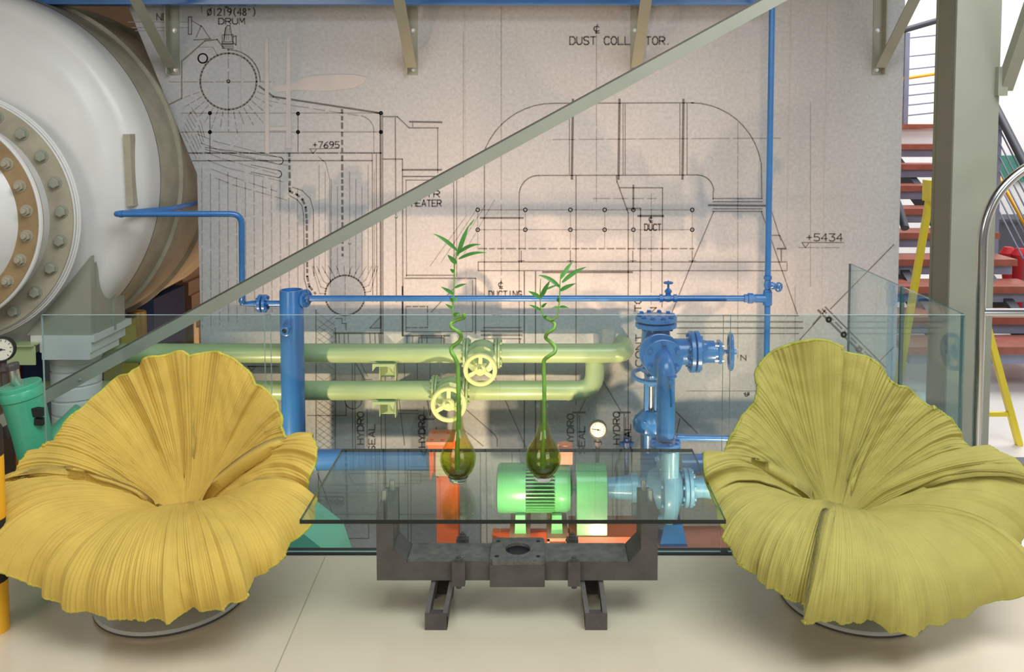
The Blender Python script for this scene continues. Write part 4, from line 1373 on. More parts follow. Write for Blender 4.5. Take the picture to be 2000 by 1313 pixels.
MB().box((A.x, 4.84, A.z - 0.008), (B.x, 4.93, A.z)).build('bottom_flange', M['blue'], bb)

DG = 3.8
dg = thing('diagonal_brace', 'long grey green angle iron brace rising diagonally to the right', 'brace', P(0, 815, DG))
A, B = P(-70, 861, DG), P(1680, -92, DG)
dvec = (B - A).normalized()
nrm = Vector((-dvec.z, 0, dvec.x))
if nrm.z < 0:
    nrm = -nrm
m = MB()
angle_bar(m, A + nrm * 12 * S(DG), B + nrm * 12 * S(DG), 25 * S(DG), 0.005, -nrm, (0, 1, 0))
m.build('angle_section', M['greige'], dg)
MB().bar(A + nrm * 12.8 * S(DG) - Y3 * 0.001, B + nrm * 12.8 * S(DG) - Y3 * 0.001, 0.006, 0.0045, up=nrm).build('top_edge_shade', M['iron'], dg)  # dark strip standing in for the shade line along the brace's top
for xx, yy in ((774, 424), (683, 475), (156, 742)):
    p = P(xx, yy, DG)
    bolt(p, -Y3, 0.007, M['greige'], dg, 'round')
m = MB()
# ---- glass balustrade
def pane(x0, x1, ztop, label, zb=0.004):
    m = MB()
    y0, y1 = GD - 0.006, GD + 0.006
    v = [(x0, y0, zb), (x1, y0, zb), (x1, y1, zb), (x0, y1, zb), (x0, y0, ztop), (x1, y0, ztop), (x1, y1, ztop), (x0, y1, ztop)]
    m.add(v, [(0, 1, 5, 4), (2, 3, 7, 6)], 0)
    m.add(v, [(3, 2, 1, 0), (4, 5, 6, 7), (1, 2, 6, 5), (3, 0, 4, 7)], 1)
    o = m.build('glass_panel', [M['glass'], M['glass_edge_pale']], smooth=0)
    return tag(o, label, 'glass panel', 'front balustrade panels')


ZG = P(1050, 615, GD).z
gl = lambda x: P(x, 615, GD).x
def joint(xa, xb, parent):
    m = MB()
    x0, x1, y0, y1 = xa + 0.0005, xb - 0.0005, GD - 0.0055, GD + 0.0055
    v = [(x0, y0, 0.004), (x1, y0, 0.004), (x1, y1, 0.004), (x0, y1, 0.004), (x0, y0, ZG), (x1, y0, ZG), (x1, y1, ZG), (x0, y1, ZG)]
    m.add(v, [(0, 1, 5, 4), (2, 3, 7, 6), (4, 5, 6, 7)], 0)
    m.build('clear_joint', M['glass'], parent, smooth=0)


pa = pane(gl(82), gl(516), ZG, 'clear balustrade panel behind the left yellow chair')
pb = pane(gl(528), gl(961), ZG, 'clear balustrade panel behind the left vase and green handwheels')
pc_ = pane(gl(976), gl(1413), ZG, 'clear balustrade panel behind the right vase and the motor')
pane(gl(1427), gl(1884), ZG, 'clear balustrade panel behind the right olive chair')
joint(gl(516), gl(528), pa)
joint(gl(961), gl(976), pb)
joint(gl(1413), gl(1427), pc_)


def side_pane(y0, y1, label):
    m = MB()
    x0, x1 = XR - 0.006, XR + 0.006
    v = [(x0, y0, 0.004), (x1, y0, 0.004), (x1, y1, 0.004), (x0, y1, 0.004), (x0, y0, ZG), (x1, y0, ZG), (x1, y1, ZG), (x0, y1, ZG)]
    m.add(v, [(1, 2, 6, 5), (3, 0, 4, 7)], 0)
    m.add(v, [(3, 2, 1, 0), (4, 5, 6, 7), (0, 1, 5, 4), (2, 3, 7, 6)], 1)
    o = m.build('glass_panel', [M['glass'], M['glass_edge']], smooth=0)
    return tag(o, label, 'glass panel', 'side balustrade panels')


side_pane(GD + 0.02, 3.70, 'near pane of the glass return beside the steel column')
side_pane(3.72, 4.34, 'far pane of the glass return running up to the mural')

# ================================================================ right side
CD = 3.78
col = thing('steel_column', 'tall grey green steel H column beside the glass return', 'column', (P(1885, 900, CD).x, CD, 0))
xa, xb = P(1862, 300, CD).x, P(1948, 300, CD).x
MB().box((xa, CD, 0), (xb, CD + 0.014, 3.4)).build('front_flange', M['greige'], col)
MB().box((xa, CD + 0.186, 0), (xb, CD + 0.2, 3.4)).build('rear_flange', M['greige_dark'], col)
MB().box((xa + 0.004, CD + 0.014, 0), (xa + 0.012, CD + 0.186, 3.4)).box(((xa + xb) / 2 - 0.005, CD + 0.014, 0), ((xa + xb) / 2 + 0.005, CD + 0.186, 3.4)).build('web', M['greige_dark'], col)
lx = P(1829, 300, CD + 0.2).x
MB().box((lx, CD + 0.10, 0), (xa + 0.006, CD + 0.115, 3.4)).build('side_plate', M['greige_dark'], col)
m = MB()
angle_bar(m, Vector((xb - 0.004, CD - 0.02, P(1940, 178, CD).z)), Vector((xb - 0.004, CD - 0.50, P(1940, 178, CD).z + 0.78)), 0.05, 0.008, (1, 0, 0), (0, 0.8, 0.6))
m.build('knee_brace', M['greige'], col)
MB().box((xb - 0.02, CD - 0.03, P(1940, 178, CD).z - 0.02), (xb + 0.02, CD, P(1940, 178, CD).z + 0.10)).build('cleat', M['greige'], col)

RD = 3.50
rail = thing('stainless_handrail', 'polished stainless handrail with a curved top in front of the column', 'handrail', (P(1914, 1000, RD).x, RD, 0))
rr = 9.5 * S(RD)
xv = P(1915, 600, RD).x
ctr = P(2060, 480, RD)
top = [Vector((xv, RD, 0)), Vector((xv, RD, P(1915, 520, RD).z)), P(1921, 450, RD), P(1940, 395, RD), P(1970, 355, RD), P(2010, 325, RD), P(2060, 305, RD), P(2130, 298, RD)]
sm = []
for i in range(2, len(top) - 1):
    pass
pts = [top[0], top[1]]
for i in range(1, len(top) - 1):
    p0, p1, p2, p3 = top[i - 1], top[i], top[i + 1], top[min(i + 2, len(top) - 1)]
    if i == 1:
        p0 = top[1] * 2 - top[2]
    for k in range(1, 7):
        t = k / 6
        pts.append(0.5 * ((2 * p1) + (p2 - p0) * t + (2 * p0 - 5 * p1 + 4 * p2 - p3) * t * t + (3 * p1 - p0 - 3 * p2 + p3) * t ** 3))
MB().tube(pts, rr, 24).build('rail_tube', M['steel'], rail)
MB().tube([Vector((xv, RD, P(1915, 611, RD).z)), Vector((xv + 0.6, RD, P(1915, 611, RD).z))], rr * 0.9, 24).build('cross_rail', M['steel'], rail)
MB().tube([Vector((xv + 0.6, RD, 0)), Vector((xv + 0.6, RD, P(2130, 298, RD).z))], rr, 24).build('rail_tube', M['steel'], rail)
MB().lathe((xv, RD, 0), Z3, [(0.045, 0), (0.045, 0.008), (0.03, 0.012)], 32).build('base_plate', M['steel'], rail)

tag(MB().box((P(1945, 990, 3.6).x, 3.50, 0.0), (4.2, 4.06, 0.012)).build('floor_mat', M['mat_grey'], smooth=0), 'dark grey woven mat on the floor behind the right chair', 'mat')

# ladder
LD = 4.25
ld = thing('yellow_trestle', 'yellow A frame trestle standing behind the column', 'trestle', (P(1840, 880, LD).x, LD, 0))
foot = {}
apex_l, apex_r = P(1821, 356, LD), P(1852, 356, LD)
fz_l = P(1733, 870, LD); fz_l.z = 0.0
fz_r = P(1990, 890, LD); fz_r.z = 0.0
MB().bar(fz_l, apex_l, 0.028, 0.03, up=(0, 1, 0)).build('trestle_leg', M['ladder_yellow'], ld)
MB().bar(fz_r, apex_r, 0.028, 0.03, up=(0, 1, 0)).build('trestle_leg', M['ladder_yellow'], ld)
A = apex_l.copy()
MB().box((A.x - 0.03, LD - 0.04, A.z - 0.09), (apex_r.x + 0.02, LD + 0.04, A.z + 0.01)).build('trestle_head', M['ladder_yellow'], ld)
p, q = fz_l.lerp(apex_l, 0.12), fz_r.lerp(apex_r, 0.12)
MB().bar(p, q, 0.02, 0.02, up=(0, 1, 0)).build('cross_bar', M['ladder_yellow'], ld)

# stairs
stair = thing('staircase', 'open staircase with red brown timber treads and grey steel carriers', 'staircase', (3.0, 6.4, 0))
rows = [683, 625, 565, 512, 460, 413, 368, 326, 287]
dep = [5.15, 5.45, 5.75, 6.05, 6.35, 6.65, 6.95, 7.25, 7.55]
XL, XS = 2.15, 3.24
for y, D_ in zip(rows, dep):
    z = P(1900, y, D_).z
    XS = 3.25 + max(0, D_ - 6.2) * 0.2
    MB().box((XL, D_ - 0.03, z - 0.022), (XS, D_ + 0.27, z + 0.022)).build('tread', M['tread'], stair)
    MB().box((XL + 0.02, D_, z - 0.085), (XS - 0.02, D_ + 0.05, z - 0.024)).build('tread_carrier', M['stair_steel'], stair)
for x in (2.5, 3.05):
    MB().bar((x, 5.2, P(1900, 700, 5.15).z - 0.10), (x, 7.75, P(1900, 287, 7.55).z - 0.10), 0.06, 0.15).build('stringer', M['stair_dark'], stair)
    MB().box((x - 0.03, 5.2, 0), (x + 0.03, 5.34, P(1900, 700, 5.15).z)).build('stringer_foot', M['stair_dark'], stair)
LZ = P(1800, 247, 7.9).z
MB().box((XL, 7.85, LZ - 0.02), (XS, 9.6, LZ + 0.02)).build('landing_board', M['tread'], stair)
MB().box((XL, 7.9, LZ - 0.17), (XS, 9.5, LZ - 0.022)).build('landing_fascia', M['white_wall'], stair)
for x in (2.36, 3.1):
    MB().box((x - 0.04, 8.2, 0), (x + 0.04, 8.28, LZ - 0.17)).build('landing_post', M['stair_dark'], stair)

lr = thing('landing_railing', 'steel landing railing with wires and one yellow bar above the stairs', 'railing', (3.3, 8.0, LZ + 0.02))
for xx in (1767, 1829, 1894):
    p = P(xx, 246, 8.0)
    MB().box((p.x - 0.02, 7.98, LZ + 0.02), (p.x + 0.02, 8.02, P(xx, 64, 8.0).z)).build('rail_post', M['stair_steel'], lr)
MB().tube([P(1755, 62, 8.0), P(1900, 20, 8.0)], 0.026, 16).build('handrail', M['stair_dark'], lr)
for y in (76, 112, 137, 168, 188, 207, 227):
    MB().tube([P(1760, y, 8.0), P(1894, y - 14, 8.0)], 0.006, 8).build('wire', M['stair_steel'], lr)
MB().tube([P(1764, 154, 8.0), P(1894, 134, 8.0)], 0.014, 12).build('yellow_bar', M['hazard_yellow'], lr)

fr_ = thing('flight_railing', 'sloping wire railing of the stair flight at the right edge', 'railing', (3.5, 6.0, 0.6))
HD = 6.2
MB().tube([P(1890, 100, HD + 1.0), P(1952, 224, HD + 0.4), P(2010, 338, HD)], 0.03, 18).build('handrail', M['stair_dark'], fr_)
for k in range(7):
    o_ = 24 + k * 27
    MB().tube([P(1890, 108 + o_, HD + 1.0), P(1950, 224 + o_, HD + 0.4), P(2020, 362 + o_, HD)], 0.006, 8).build('wire', M['stair_steel'], fr_)
MB().tube([P(1925, 300, HD + 0.7), P(2020, 470, HD)], 0.016, 12).build('yellow_bar', M['hazard_yellow'], fr_)
p = P(2012, 380, HD)
MB().box((p.x - 0.02, HD - 0.02, 0), (p.x + 0.02, HD + 0.02, P(2012, 340, HD).z)).build('rail_post', M['stair_steel'], fr_)
p = P(1950, 224, HD + 0.4)
MB().box((p.x - 0.02, HD + 0.38, P(1950, 512, HD + 0.4).z), (p.x + 0.02, HD + 0.42, p.z)).build('rail_post', M['stair_steel'], fr_)
hs = thing('handrail_end', 'dark grey handrail stub ending beside the right edge of the mural', 'handrail', P(1765, 430, 5.25))
MB().tube([P(1735, 350, 5.5), P(1757, 410, 5.35), P(1768, 446, 5.25)], 0.024, 18).build('rail_tube', M['stair_dark'], hs)
MB().box((P(1735, 350, 5.5).x - 0.02, 5.48, 0), (P(1735, 350, 5.5).x + 0.02, 5.52, P(1735, 350, 5.5).z)).build('rail_post', M['stair_dark'], hs)

# red armchair behind the stairs
sf = thing('red_armchair', 'bright red channel tufted armchair partly hidden by the stairs', 'armchair', (3.98, 6.75, 0))
sc = Vector((3.98, 6.75, 0))
for k in range(14):
    a = math.radians(200 + k * 12)
    r = 0.42
    p = sc + Vector((r * math.cos(a), r * 0.7 * math.sin(a) * 1.0, 0))
    q = p + Vector((0.09 * math.cos(a), 0.09 * math.sin(a), 0))
    MB().tube([p + Z3 * 0.08, q.lerp(p, 0.4) + Z3 * 0.35, q + Z3 * 0.60, q + Z3 * 0.64], [0.04, 0.055, 0.06, 0.03], 14).build('channel_tuft', M['red'], sf)
MB().lathe(sc + Z3 * 0.06, Z3, [(0.32, 0), (0.40, 0.05), (0.40, 0.32), (0.34, 0.38)], 36).build('seat_cushion', M['red'], sf)
MB().lathe(sc, Z3, [(0.28, 0), (0.28, 0.06)], 36).build('plinth', M['black'], sf)
tag(MB().box((P(1965, 330, 9.9).x, 10.16, P(1965, 357, 10.0).z), (P(2060, 330, 9.9).x, 10.19, P(1965, 305, 10.0).z)).build('wall_sign', M['green_sign'], smooth=0), 'green panel hanging on the white hall wall', 'sign')
tag(MB().box((P(1944, 500, 9.4).x, 9.3, 0), (P(2100, 500, 9.4).x, 9.8, P(1944, 432, 9.4).z)).box((P(1944, 500, 9.4).x - 0.02, 9.28, P(1944, 432, 9.4).z), (P(2100, 500, 9.4).x, 9.82, P(1944, 432, 9.4).z + 0.03)).build('dark_counter', M['stair_dark'], smooth=0), 'dark counter against the hall wall behind the red armchair', 'counter')

# hazard post at the left edge
hz = thing('hazard_post', 'black and yellow striped post at the left edge of the floor', 'post', (P(-21, 1210, 2.66).x, 2.66, 0))
hx = P(-21, 1000, 2.66).x
hr = 29 * S(2.66)
zs = [0.0, 0.195, 0.365, 0.585, 0.75, 0.9]
for k in range(len(zs) - 1):
    pass
z1 = P(0, 1130, 2.8).z
bands = [(0, P(0, 1140, 2.64).z, 'hazard_yellow'), (P(0, 1140, 2.64).z, P(0, 1018, 2.64).z, 'rubber'), (P(0, 1018, 2.64).z, P(0, 895, 2.64).z, 'hazard_yellow'), (P(0, 895, 2.64).z, P(0, 838, 2.64).z, 'rubber')]
for z0, z1, mm in bands:
    pr_ = [(hr, 0), (hr, z1 - z0)] if mm != 'rubber' or z1 < 0.5 else [(hr, 0), (hr, z1 - z0 - 0.01), (hr * 0.9, z1 - z0)]
    MB().lathe((hx, 2.66, z0), Z3, pr_, 40).build('post_band', M[mm], hz)

# ================================================================ glass table on a cast iron cradle
TZ = 0.420                 # top of the glass
TF, TB = 2.50, 3.062
tab = thing('coffee_table', 'glass coffee table resting on a dark cast iron cradle', 'table', (P(1010, 1133, 2.78).x, 2.7775, 0))
tx0, tx1 = P(585, 1013, TF).x, P(1418, 1016, TF).x
m = MB()
v = [(tx0, TF, TZ - 0.012), (tx1, TF, TZ - 0.012), (tx1, TB, TZ - 0.012), (tx0, TB, TZ - 0.012), (tx0, TF, TZ), (tx1, TF, TZ), (tx1, TB, TZ), (tx0, TB, TZ)]
m.add(v, [(3, 2, 1, 0), (4, 5, 6, 7)], 0)
m.add(v, [(0, 1, 5, 4), (1, 2, 6, 5), (2, 3, 7, 6), (3, 0, 4, 7)], 1)
m.build('glass_top', [M['table_glass'], M['table_edge']], tab, smooth=0)
CF, CB = 2.715, 2.84
F = lambda x, y: P(x, y, CF)
ztop = TZ - 0.012 - 0.033
zb = F(1000, 1134).z
zi = F(1000, 1099).z
zc = F(1000, 1074).z
xl0, xl1, xl2 = F(735, 1050).x, F(768, 1050).x, F(794, 1050).x
xr0, xr1, xr2 = F(1285, 1050).x, F(1252, 1050).x, F(1228, 1050).x
bev = 0.025
cp = [(xl0, zb), (xr0, zb), (xr0, ztop - bev), (xr0 - 0.012, ztop), (xr1, ztop), (xr1, zc), (xr2, zi), (xl2, zi), (xl1, zc), (xl1, ztop), (xl0 + 0.012, ztop), (xl0, ztop - bev)]
MB().prism([Vector((a, CF, b)) for a, b in cp], (0, CB - CF, 0)).build('cradle', M['iron'], tab, smooth=0)
MB().box((xl2 + 0.002, CF + 0.002, zi), (xr2 - 0.002, CB - 0.002, zi + 0.0035)).build('rough_top_face', M['iron_rough'], tab, smooth=0)
for xx in (xl0 + 0.022, xr0 - 0.022):
    for yy in (CF + 0.025, CB - 0.022):
        sx = xx + (0.012 if yy > 2.78 else 0) * (1 if xx < 0 else -1)
        MB().lathe((sx, yy, ztop), Z3, [(0.0095, 0), (0.0095, 0.033)], 24).build('spacer', M['brushed'], tab)
# centre boss with a hole
bx0, bx1 = F(957, 1100).x, F(1064, 1100).x
zt = zi + 0.014
hb = MB()
hb.box((bx0, CF - 0.016, F(1000, 1142).z), (bx1, CF + 0.004, zt - 0.016))
hb.build('boss_front', M['iron'], tab, smooth=0)
cx, cy = (bx0 + bx1) / 2, (CF + CB) / 2
ring = MB()
n = 48
RH = 0.040
outer, inner = [], []
hxw, hyw = (bx1 - bx0) / 2, (CB - CF) / 2 + 0.014
for k in range(n):
    a = 2 * math.pi * k / n
    c_, s_ = math.cos(a), math.sin(a)
    q = min(hxw / max(1e-6, abs(c_)), hyw / max(1e-6, abs(s_)))
    outer.append((cx + c_ * q, cy + s_ * q))
    inner.append((cx + c_ * RH, cy + s_ * RH))
vs_ = [(x, y, zt) for x, y in outer] + [(x, y, zt) for x, y in inner] + [(x, y, zt - 0.016) for x, y in outer] + [(x, y, zt - 0.016) for x, y in inner]
fs_ = []
for k in range(n):
    j = (k + 1) % n
    fs_ += [(k, j, n + j, n + k), (2 * n + k, 3 * n + k, 3 * n + j, 2 * n + j), (k, 2 * n + k, 2 * n + j, j), (n + k, n + j, 3 * n + j, 3 * n + k)]
ring.add(vs_, fs_)
ring.build('boss_plate', M['iron_rough'], tab, smooth=0)
MB().lathe((cx, cy, zi + 0.001), Z3, [(0.001, 0.003), (RH, 0.003)], 32, cap=False).build('boss_hole', M['black'], tab, smooth=0)
for ax_ in (-1, 1):
    for ay_ in (-1, 1):
        MB().lathe((cx + ax_ * hxw * 0.76, cy + ay_ * hyw * 0.66, zt - 0.002), Z3, [(0.007, 0), (0.007, 0.0028)], 16).build('bolt_hole', M['black'], tab)
# clamps with bolts
for xa, xb in ((884, 909), (1109, 1133)):
    x0, x1 = F(xa, 1100).x, F(xb, 1100).x
    MB().box((x0, CF - 0.022, F(0, 1139).z), (x1, CF, zi + 0.010)).build('clamp', M['iron'], tab, smooth=0)
    MB().box((x0, CB, F(0, 1139).z), (x1, CB + 0.022, zi + 0.014)).build('clamp', M['iron'], tab, smooth=0)
    xm = (x0 + x1) / 2
    bolt((xm, CF - 0.011, zi + 0.010), Z3, 0.010, M['iron'], tab, 'nut', 'clamp_bolt')
    bolt((xm, CB + 0.011, zi + 0.014), Z3, 0.012, M['iron'], tab, 'nut', 'clamp_bolt')
    bolt((xm, CF - 0.011, F(0, 1139).z), -Z3, 0.010, M['iron'], tab, 'hex', 'clamp_bolt')
# feet: slotted rails
for (fa, fb, ta, tb_) in ((830, 873, 843, 888), (1143, 1186, 1132, 1178)):
    def foot_pt(px_, D_):
        return P(px_, 1228, D_).x
    Df, Dm, Dr = 2.662, 2.725, 2.89
    x0, x1 = P(fa, 1228, Df).x, P(fb, 1228, Df).x
    xt0, xt1 = P(ta, 1140, Dm).x, P(tb_, 1140, Dm).x
    for (p0, p1) in ((0.0, 0.20), (0.80, 1.0)):
        lo0, lo1 = x0 + (x1 - x0) * p0, x0 + (x1 - x0) * p1
        hi0, hi1 = xt0 + (xt1 - xt0) * p0, xt0 + (xt1 - xt0) * p1
        q = MB()
        vv = [(lo0, Df, 0), (lo1, Df, 0), (lo0, Df, 0.05), (lo1, Df, 0.05), (hi0, Dm, zb), (hi1, Dm, zb), (hi0, Dm + 0.06, zb), (hi1, Dm + 0.06, zb), (lo0, Df + 0.05, 0), (lo1, Df + 0.05, 0)]
        q.add(vv, [(0, 1, 3, 2), (2, 3, 5, 4), (4, 5, 7, 6), (6, 7, 9, 8), (8, 9, 1, 0), (0, 2, 4, 6, 8), (1, 9, 7, 5, 3)])
        q.build('foot_cheek', M['iron'], tab, smooth=0)
        q = MB()
        vv = [(x, 2 * 2.7775 - y, z_) for x, y, z_ in vv]
        q.add(vv, [(2, 3, 1, 0), (4, 5, 3, 2), (6, 7, 5, 4), (8, 9, 7, 6), (0, 1, 9, 8), (8, 6, 4, 2, 0), (3, 5, 7, 9, 1)])
        q.build('foot_cheek', M['iron'], tab, smooth=0)
    MB().box((x0, Df - 0.002, 0), (x1, Df + 0.022, 0.052)).build('foot_toe', M['iron'], tab, smooth=0)
    MB().box((x0, 2 * 2.7775 - Df - 0.022, 0), (x1, 2 * 2.7775 - Df + 0.002, 0.052)).build('foot_toe', M['iron'], tab, smooth=0)

# ================================================================ vases with curly bamboo
def vase_glass():
    m = clear_glass('green_amber_glass', (0.9, 0.9, 0.8), 1.5)
    nt = m.node_tree
    tb = [n for n in nt.nodes if n.type == 'BSDF_TRANSPARENT'][0]
    tc = nt.nodes.new('ShaderNodeTexCoord')
    sx = nt.nodes.new('ShaderNodeSeparateXYZ')
    nt.links.new(tc.outputs['Object'], sx.inputs[0])
    r = nt.nodes.new('ShaderNodeValToRGB')
    e = r.color_ramp.elements
    e[0].position, e[0].color = 0.02, (0.44, 0.44, 0.20, 1)
    e[1].position, e[1].color = 0.34, (0.86, 0.91, 0.76, 1)
    for pos, c_ in ((0.07, (0.60, 0.62, 0.26, 1)), (0.12, (0.77, 0.83, 0.40, 1)), (0.165, (0.87, 0.90, 0.52, 1)), (0.19, (0.94, 0.82, 0.54, 1)), (0.24, (0.92, 0.90, 0.68, 1))):
        x = r.color_ramp.elements.new(pos)
        x.color = c_
    nt.links.new(sx.outputs['Z'], r.inputs['Fac'])
    mu = nt.nodes.new('ShaderNodeMath')
    nt.links.new(sx.outputs['Z'], mu.inputs[0])
    mu.operation = 'MULTIPLY'
    mu.inputs[1].default_value = 1.7
    nt.links.new(mu.outputs[0], r.inputs['Fac'])
    nt.links.new(r.outputs['Color'], tb.inputs[0])
    return m


VG = vase_glass()
CLEARG = refract_glass('clear_glass_foot', (0.95, 0.96, 0.95), 1.4)
CLEARN = clear_glass('clear_vase_wall', (0.90, 0.93, 0.84), 1.45)


def blade(base, tip, wid, sag, side, parent, twist=0.0):
    base, tip = Vector(base), Vector(tip)
    n = 9
    mb = MB()
    ctrl = (base + tip) / 2 + Vector(sag)
    vs_, fs_ = [], []
    prev = None
    for k in range(n + 1):
        t = k / n
        p = base * (1 - t) ** 2 + ctrl * 2 * t * (1 - t) + tip * t * t
        d = ((ctrl - base) * (1 - t) + (tip - ctrl) * t).normalized()
        view = Vector((0.25 * side, -0.8, 0.45)).normalized()
        sd = d.cross(view)
        if sd.length < 1e-4:
            sd = X3.copy()
        sd.normalize()
        up = sd.cross(d).normalized()
        wv = wid * (math.sin(math.pi * min(1, (t * 0.94 + 0.05)) ** 0.75)) + 0.0006
        vs_ += [p - sd * wv + up * wv * 0.35, p - up * 0.0002, p + sd * wv + up * wv * 0.35, p - up * 0.0009]
    for k in range(n):
        a, b = k * 4, (k + 1) * 4
        fs_ += [(a, a + 1, b + 1, b), (a + 1, a + 2, b + 2, b + 1), (a + 2, a + 3, b + 3, b + 2), (a + 3, a, b, b + 3)]
    mb.add(vs_, fs_)
    return mb.build('leaf', M['leaf'], parent, smooth=80)


def catmull(pts, n=8):
    pts = [Vector(p) for p in pts]
    out = []
    for i in range(len(pts) - 1):
        p0 = pts[max(0, i - 1)]
        p1, p2 = pts[i], pts[i + 1]
        p3 = pts[min(len(pts) - 1, i + 2)]
        for k in range(n):
            t = k / n
            out.append(0.5 * ((2 * p1) + (p2 - p0) * t + (2 * p0 - 5 * p1 + 4 * p2 - p3) * t * t + (3 * p1 - p0 - 3 * p2 + p3) * t ** 3))
    out.append(pts[-1])
    return out


def vase(px, py, ytop, belly, label):
    VD = (CAM_H - TZ) / math.tan(math.atan((py - 350) / FPX) + PITCH)
    b = P(px, py, VD)
    b.z = TZ
    s_ = S(VD)
    H = (py - ytop) * s_
    t = thing('vase', label, 'vase', b, 'teardrop vases on the glass table')
    R = belly * s_
    # thick clear foot
    MB().lathe(b, Z3, [(R * 0.42, 0.0005), (R * 0.48, 0.002), (R * 0.56, H * 0.065), (R * 0.40, H * 0.075), (0.001, H * 0.06)], 48, cap=True).build('clear_foot', CLEARG, t, smooth=50)
    pr = [(0.001, 0.055), (0.40, 0.062), (0.56, 0.075), (0.78, 0.13), (0.94, 0.20), (1.0, 0.27), (0.97, 0.33), (0.86, 0.40), (0.68, 0.47), (0.52, 0.53), (0.38, 0.61), (0.29, 0.70), (0.23, 0.80), (0.215, 0.90), (0.23, 1.0), (0.19, 1.0)]
    inn = [(0.17, 0.96), (0.165, 0.90), (0.18, 0.80), (0.24, 0.70), (0.33, 0.61), (0.45, 0.54), (0.60, 0.48), (0.78, 0.41), (0.89, 0.33), (0.92, 0.27), (0.86, 0.20), (0.69, 0.14), (0.45, 0.10), (0.001, 0.09)]
    MB().lathe(b, Z3, [(a * R, h * H) for a, h in pr + inn], 64, cap=False).build('vessel', VG, t, smooth=60)
    return t, b, s_, VD


t1, b1, s1, D1 = vase(895, 941, 770, 36, 'left teardrop vase of amber and green glass on the table')
t2, b2, s2, D2 = vase(1061, 938, 776, 36, 'right teardrop vase of clear green glass on the table')


def bamboo(D, stem_px, label, branches, leaves, rad, loc):
    t = thing('lucky_bamboo', label, 'plant', loc, 'curly bamboo stems in the vases')
    pts = [P(x, y, D + dd) for x, y, dd in stem_px]
    path = catmull(pts, 8)
    n = len(path)
    MB().tube(path, [rad * (1 - 0.25 * i / n) for i in range(n)], 14).build('stalk', M['stem'], t, smooth=60)
    for fr in (0.18, 0.32, 0.46, 0.60, 0.72, 0.84):
        i = int(fr * n)
        MB().tube([path[i], path[i + 1].lerp(path[i], 0.6)], rad * 1.08 * (1 - 0.25 * i / n), 14).build('stalk_node', M['node'], t)
    for br, r_ in branches:
        p = catmull([P(x, y, D + dd) for x, y, dd in br], 6)
        MB().tube(p, [r_ * (1 - 0.6 * i / len(p)) for i in range(len(p))], 10).build('shoot', M['stem'], t, smooth=60)
    for (x0, y0, x1, y1, wd, sg, dd) in leaves:
        L = math.hypot(x1 - x0, y1 - y0) * S(D)
        blade(P(x0, y0, D), P(x1, y1, D + dd), wd * S(D), (0, 0, sg * L), 1 if x1 > x0 else -1, t)
    return t


bamboo(D1, [(893, 920, 0), (893, 880, 0), (895, 840, 0), (896, 800, 0), (895, 750, 0), (894, 715, 0), (889, 700, -0.006), (882, 688, 0), (883, 678, 0.012), (896, 668, 0.008), (901, 656, 0), (895, 648, -0.01), (883, 640, -0.006), (881, 632, 0.006), (890, 626, 0.01), (903, 622, 0.004), (908, 618, -0.004), (904, 613, -0.006)],
       'taller curly bamboo with a single leafy shoot in the left vase',
       [([(900, 615, 0), (890, 618, 0), (884, 612, 0), (887, 560, 0), (888, 520, 0), (892, 490, 0)], 0.0034)],
       [(893, 490, 847, 457, 3.4, 0.12, -0.02), (893, 500, 916, 440, 4.2, 0.10, 0.01), (916, 442, 927, 428, 1.4, 0, 0.01), (895, 495, 939, 478, 3.4, 0.22, -0.03), (896, 506, 950, 494, 3.2, 0.16, -0.03), (891, 515, 874, 498, 4.4, 0.02, -0.02), (887, 532, 879, 526, 3, 0.02, -0.01), (889, 562, 911, 555, 2.6, 0.08, -0.02), (886, 575, 862, 561, 3.2, 0.04, -0.02), (885, 590, 878, 580, 2.6, 0, -0.01), (888, 590, 894, 580, 2.4, 0, 0.01), (884, 603, 870, 594, 2.4, 0, -0.01), (884, 616, 898, 612, 2.6, 0.1, -0.01)], 0.0072, b1 + Z3 * 0.03)
bamboo(D2, [(1059, 915, 0), (1060, 880, 0), (1062, 840, 0), (1063, 800, 0), (1063, 755, 0), (1062, 720, 0), (1063, 704, 0), (1072, 696, -0.008), (1083, 688, -0.004), (1084, 678, 0.006), (1075, 668, 0.012), (1066, 660, 0.006), (1070, 650, -0.006), (1082, 642, -0.006), (1083, 632, 0.004), (1074, 625, 0.01), (1066, 622, 0.006)],
       'shorter curly bamboo with two leafy shoots in the right vase',
       [([(1067, 622, 0), (1062, 618, 0), (1056, 600, 0), (1055, 570, 0), (1056, 545, 0)], 0.0030), ([(1074, 626, 0), (1085, 621, 0), (1090, 610, 0), (1093, 580, 0), (1094, 550, 0), (1096, 530, 0)], 0.0032)],
       [(1056, 582, 1032, 569, 3.6, 0.03, -0.02), (1056, 582, 1074, 549, 4.2, 0.10, -0.02), (1066, 566, 1094, 556, 1.6, 0.08, 0), (1056, 606, 1034, 596, 2.6, 0.05, -0.02), (1058, 600, 1068, 592, 2.4, 0, -0.01), (1094, 562, 1052, 538, 3.8, 0.20, 0.02), (1095, 545, 1119, 511, 3.6, 0.12, 0.02), (1098, 552, 1145, 522, 3.8, 0.14, -0.01), (1094, 568, 1124, 554, 3.8, 0.06, -0.02), (1092, 600, 1076, 603, 2.0, 0.05, -0.01), (1093, 600, 1110, 602, 2.6, 0.12, -0.02), (1090, 590, 1090, 580, 2.4, 0, -0.01), (1062, 622, 1068, 616, 2.4, 0, -0.01)], 0.0070, b2 + Z3 * 0.03)

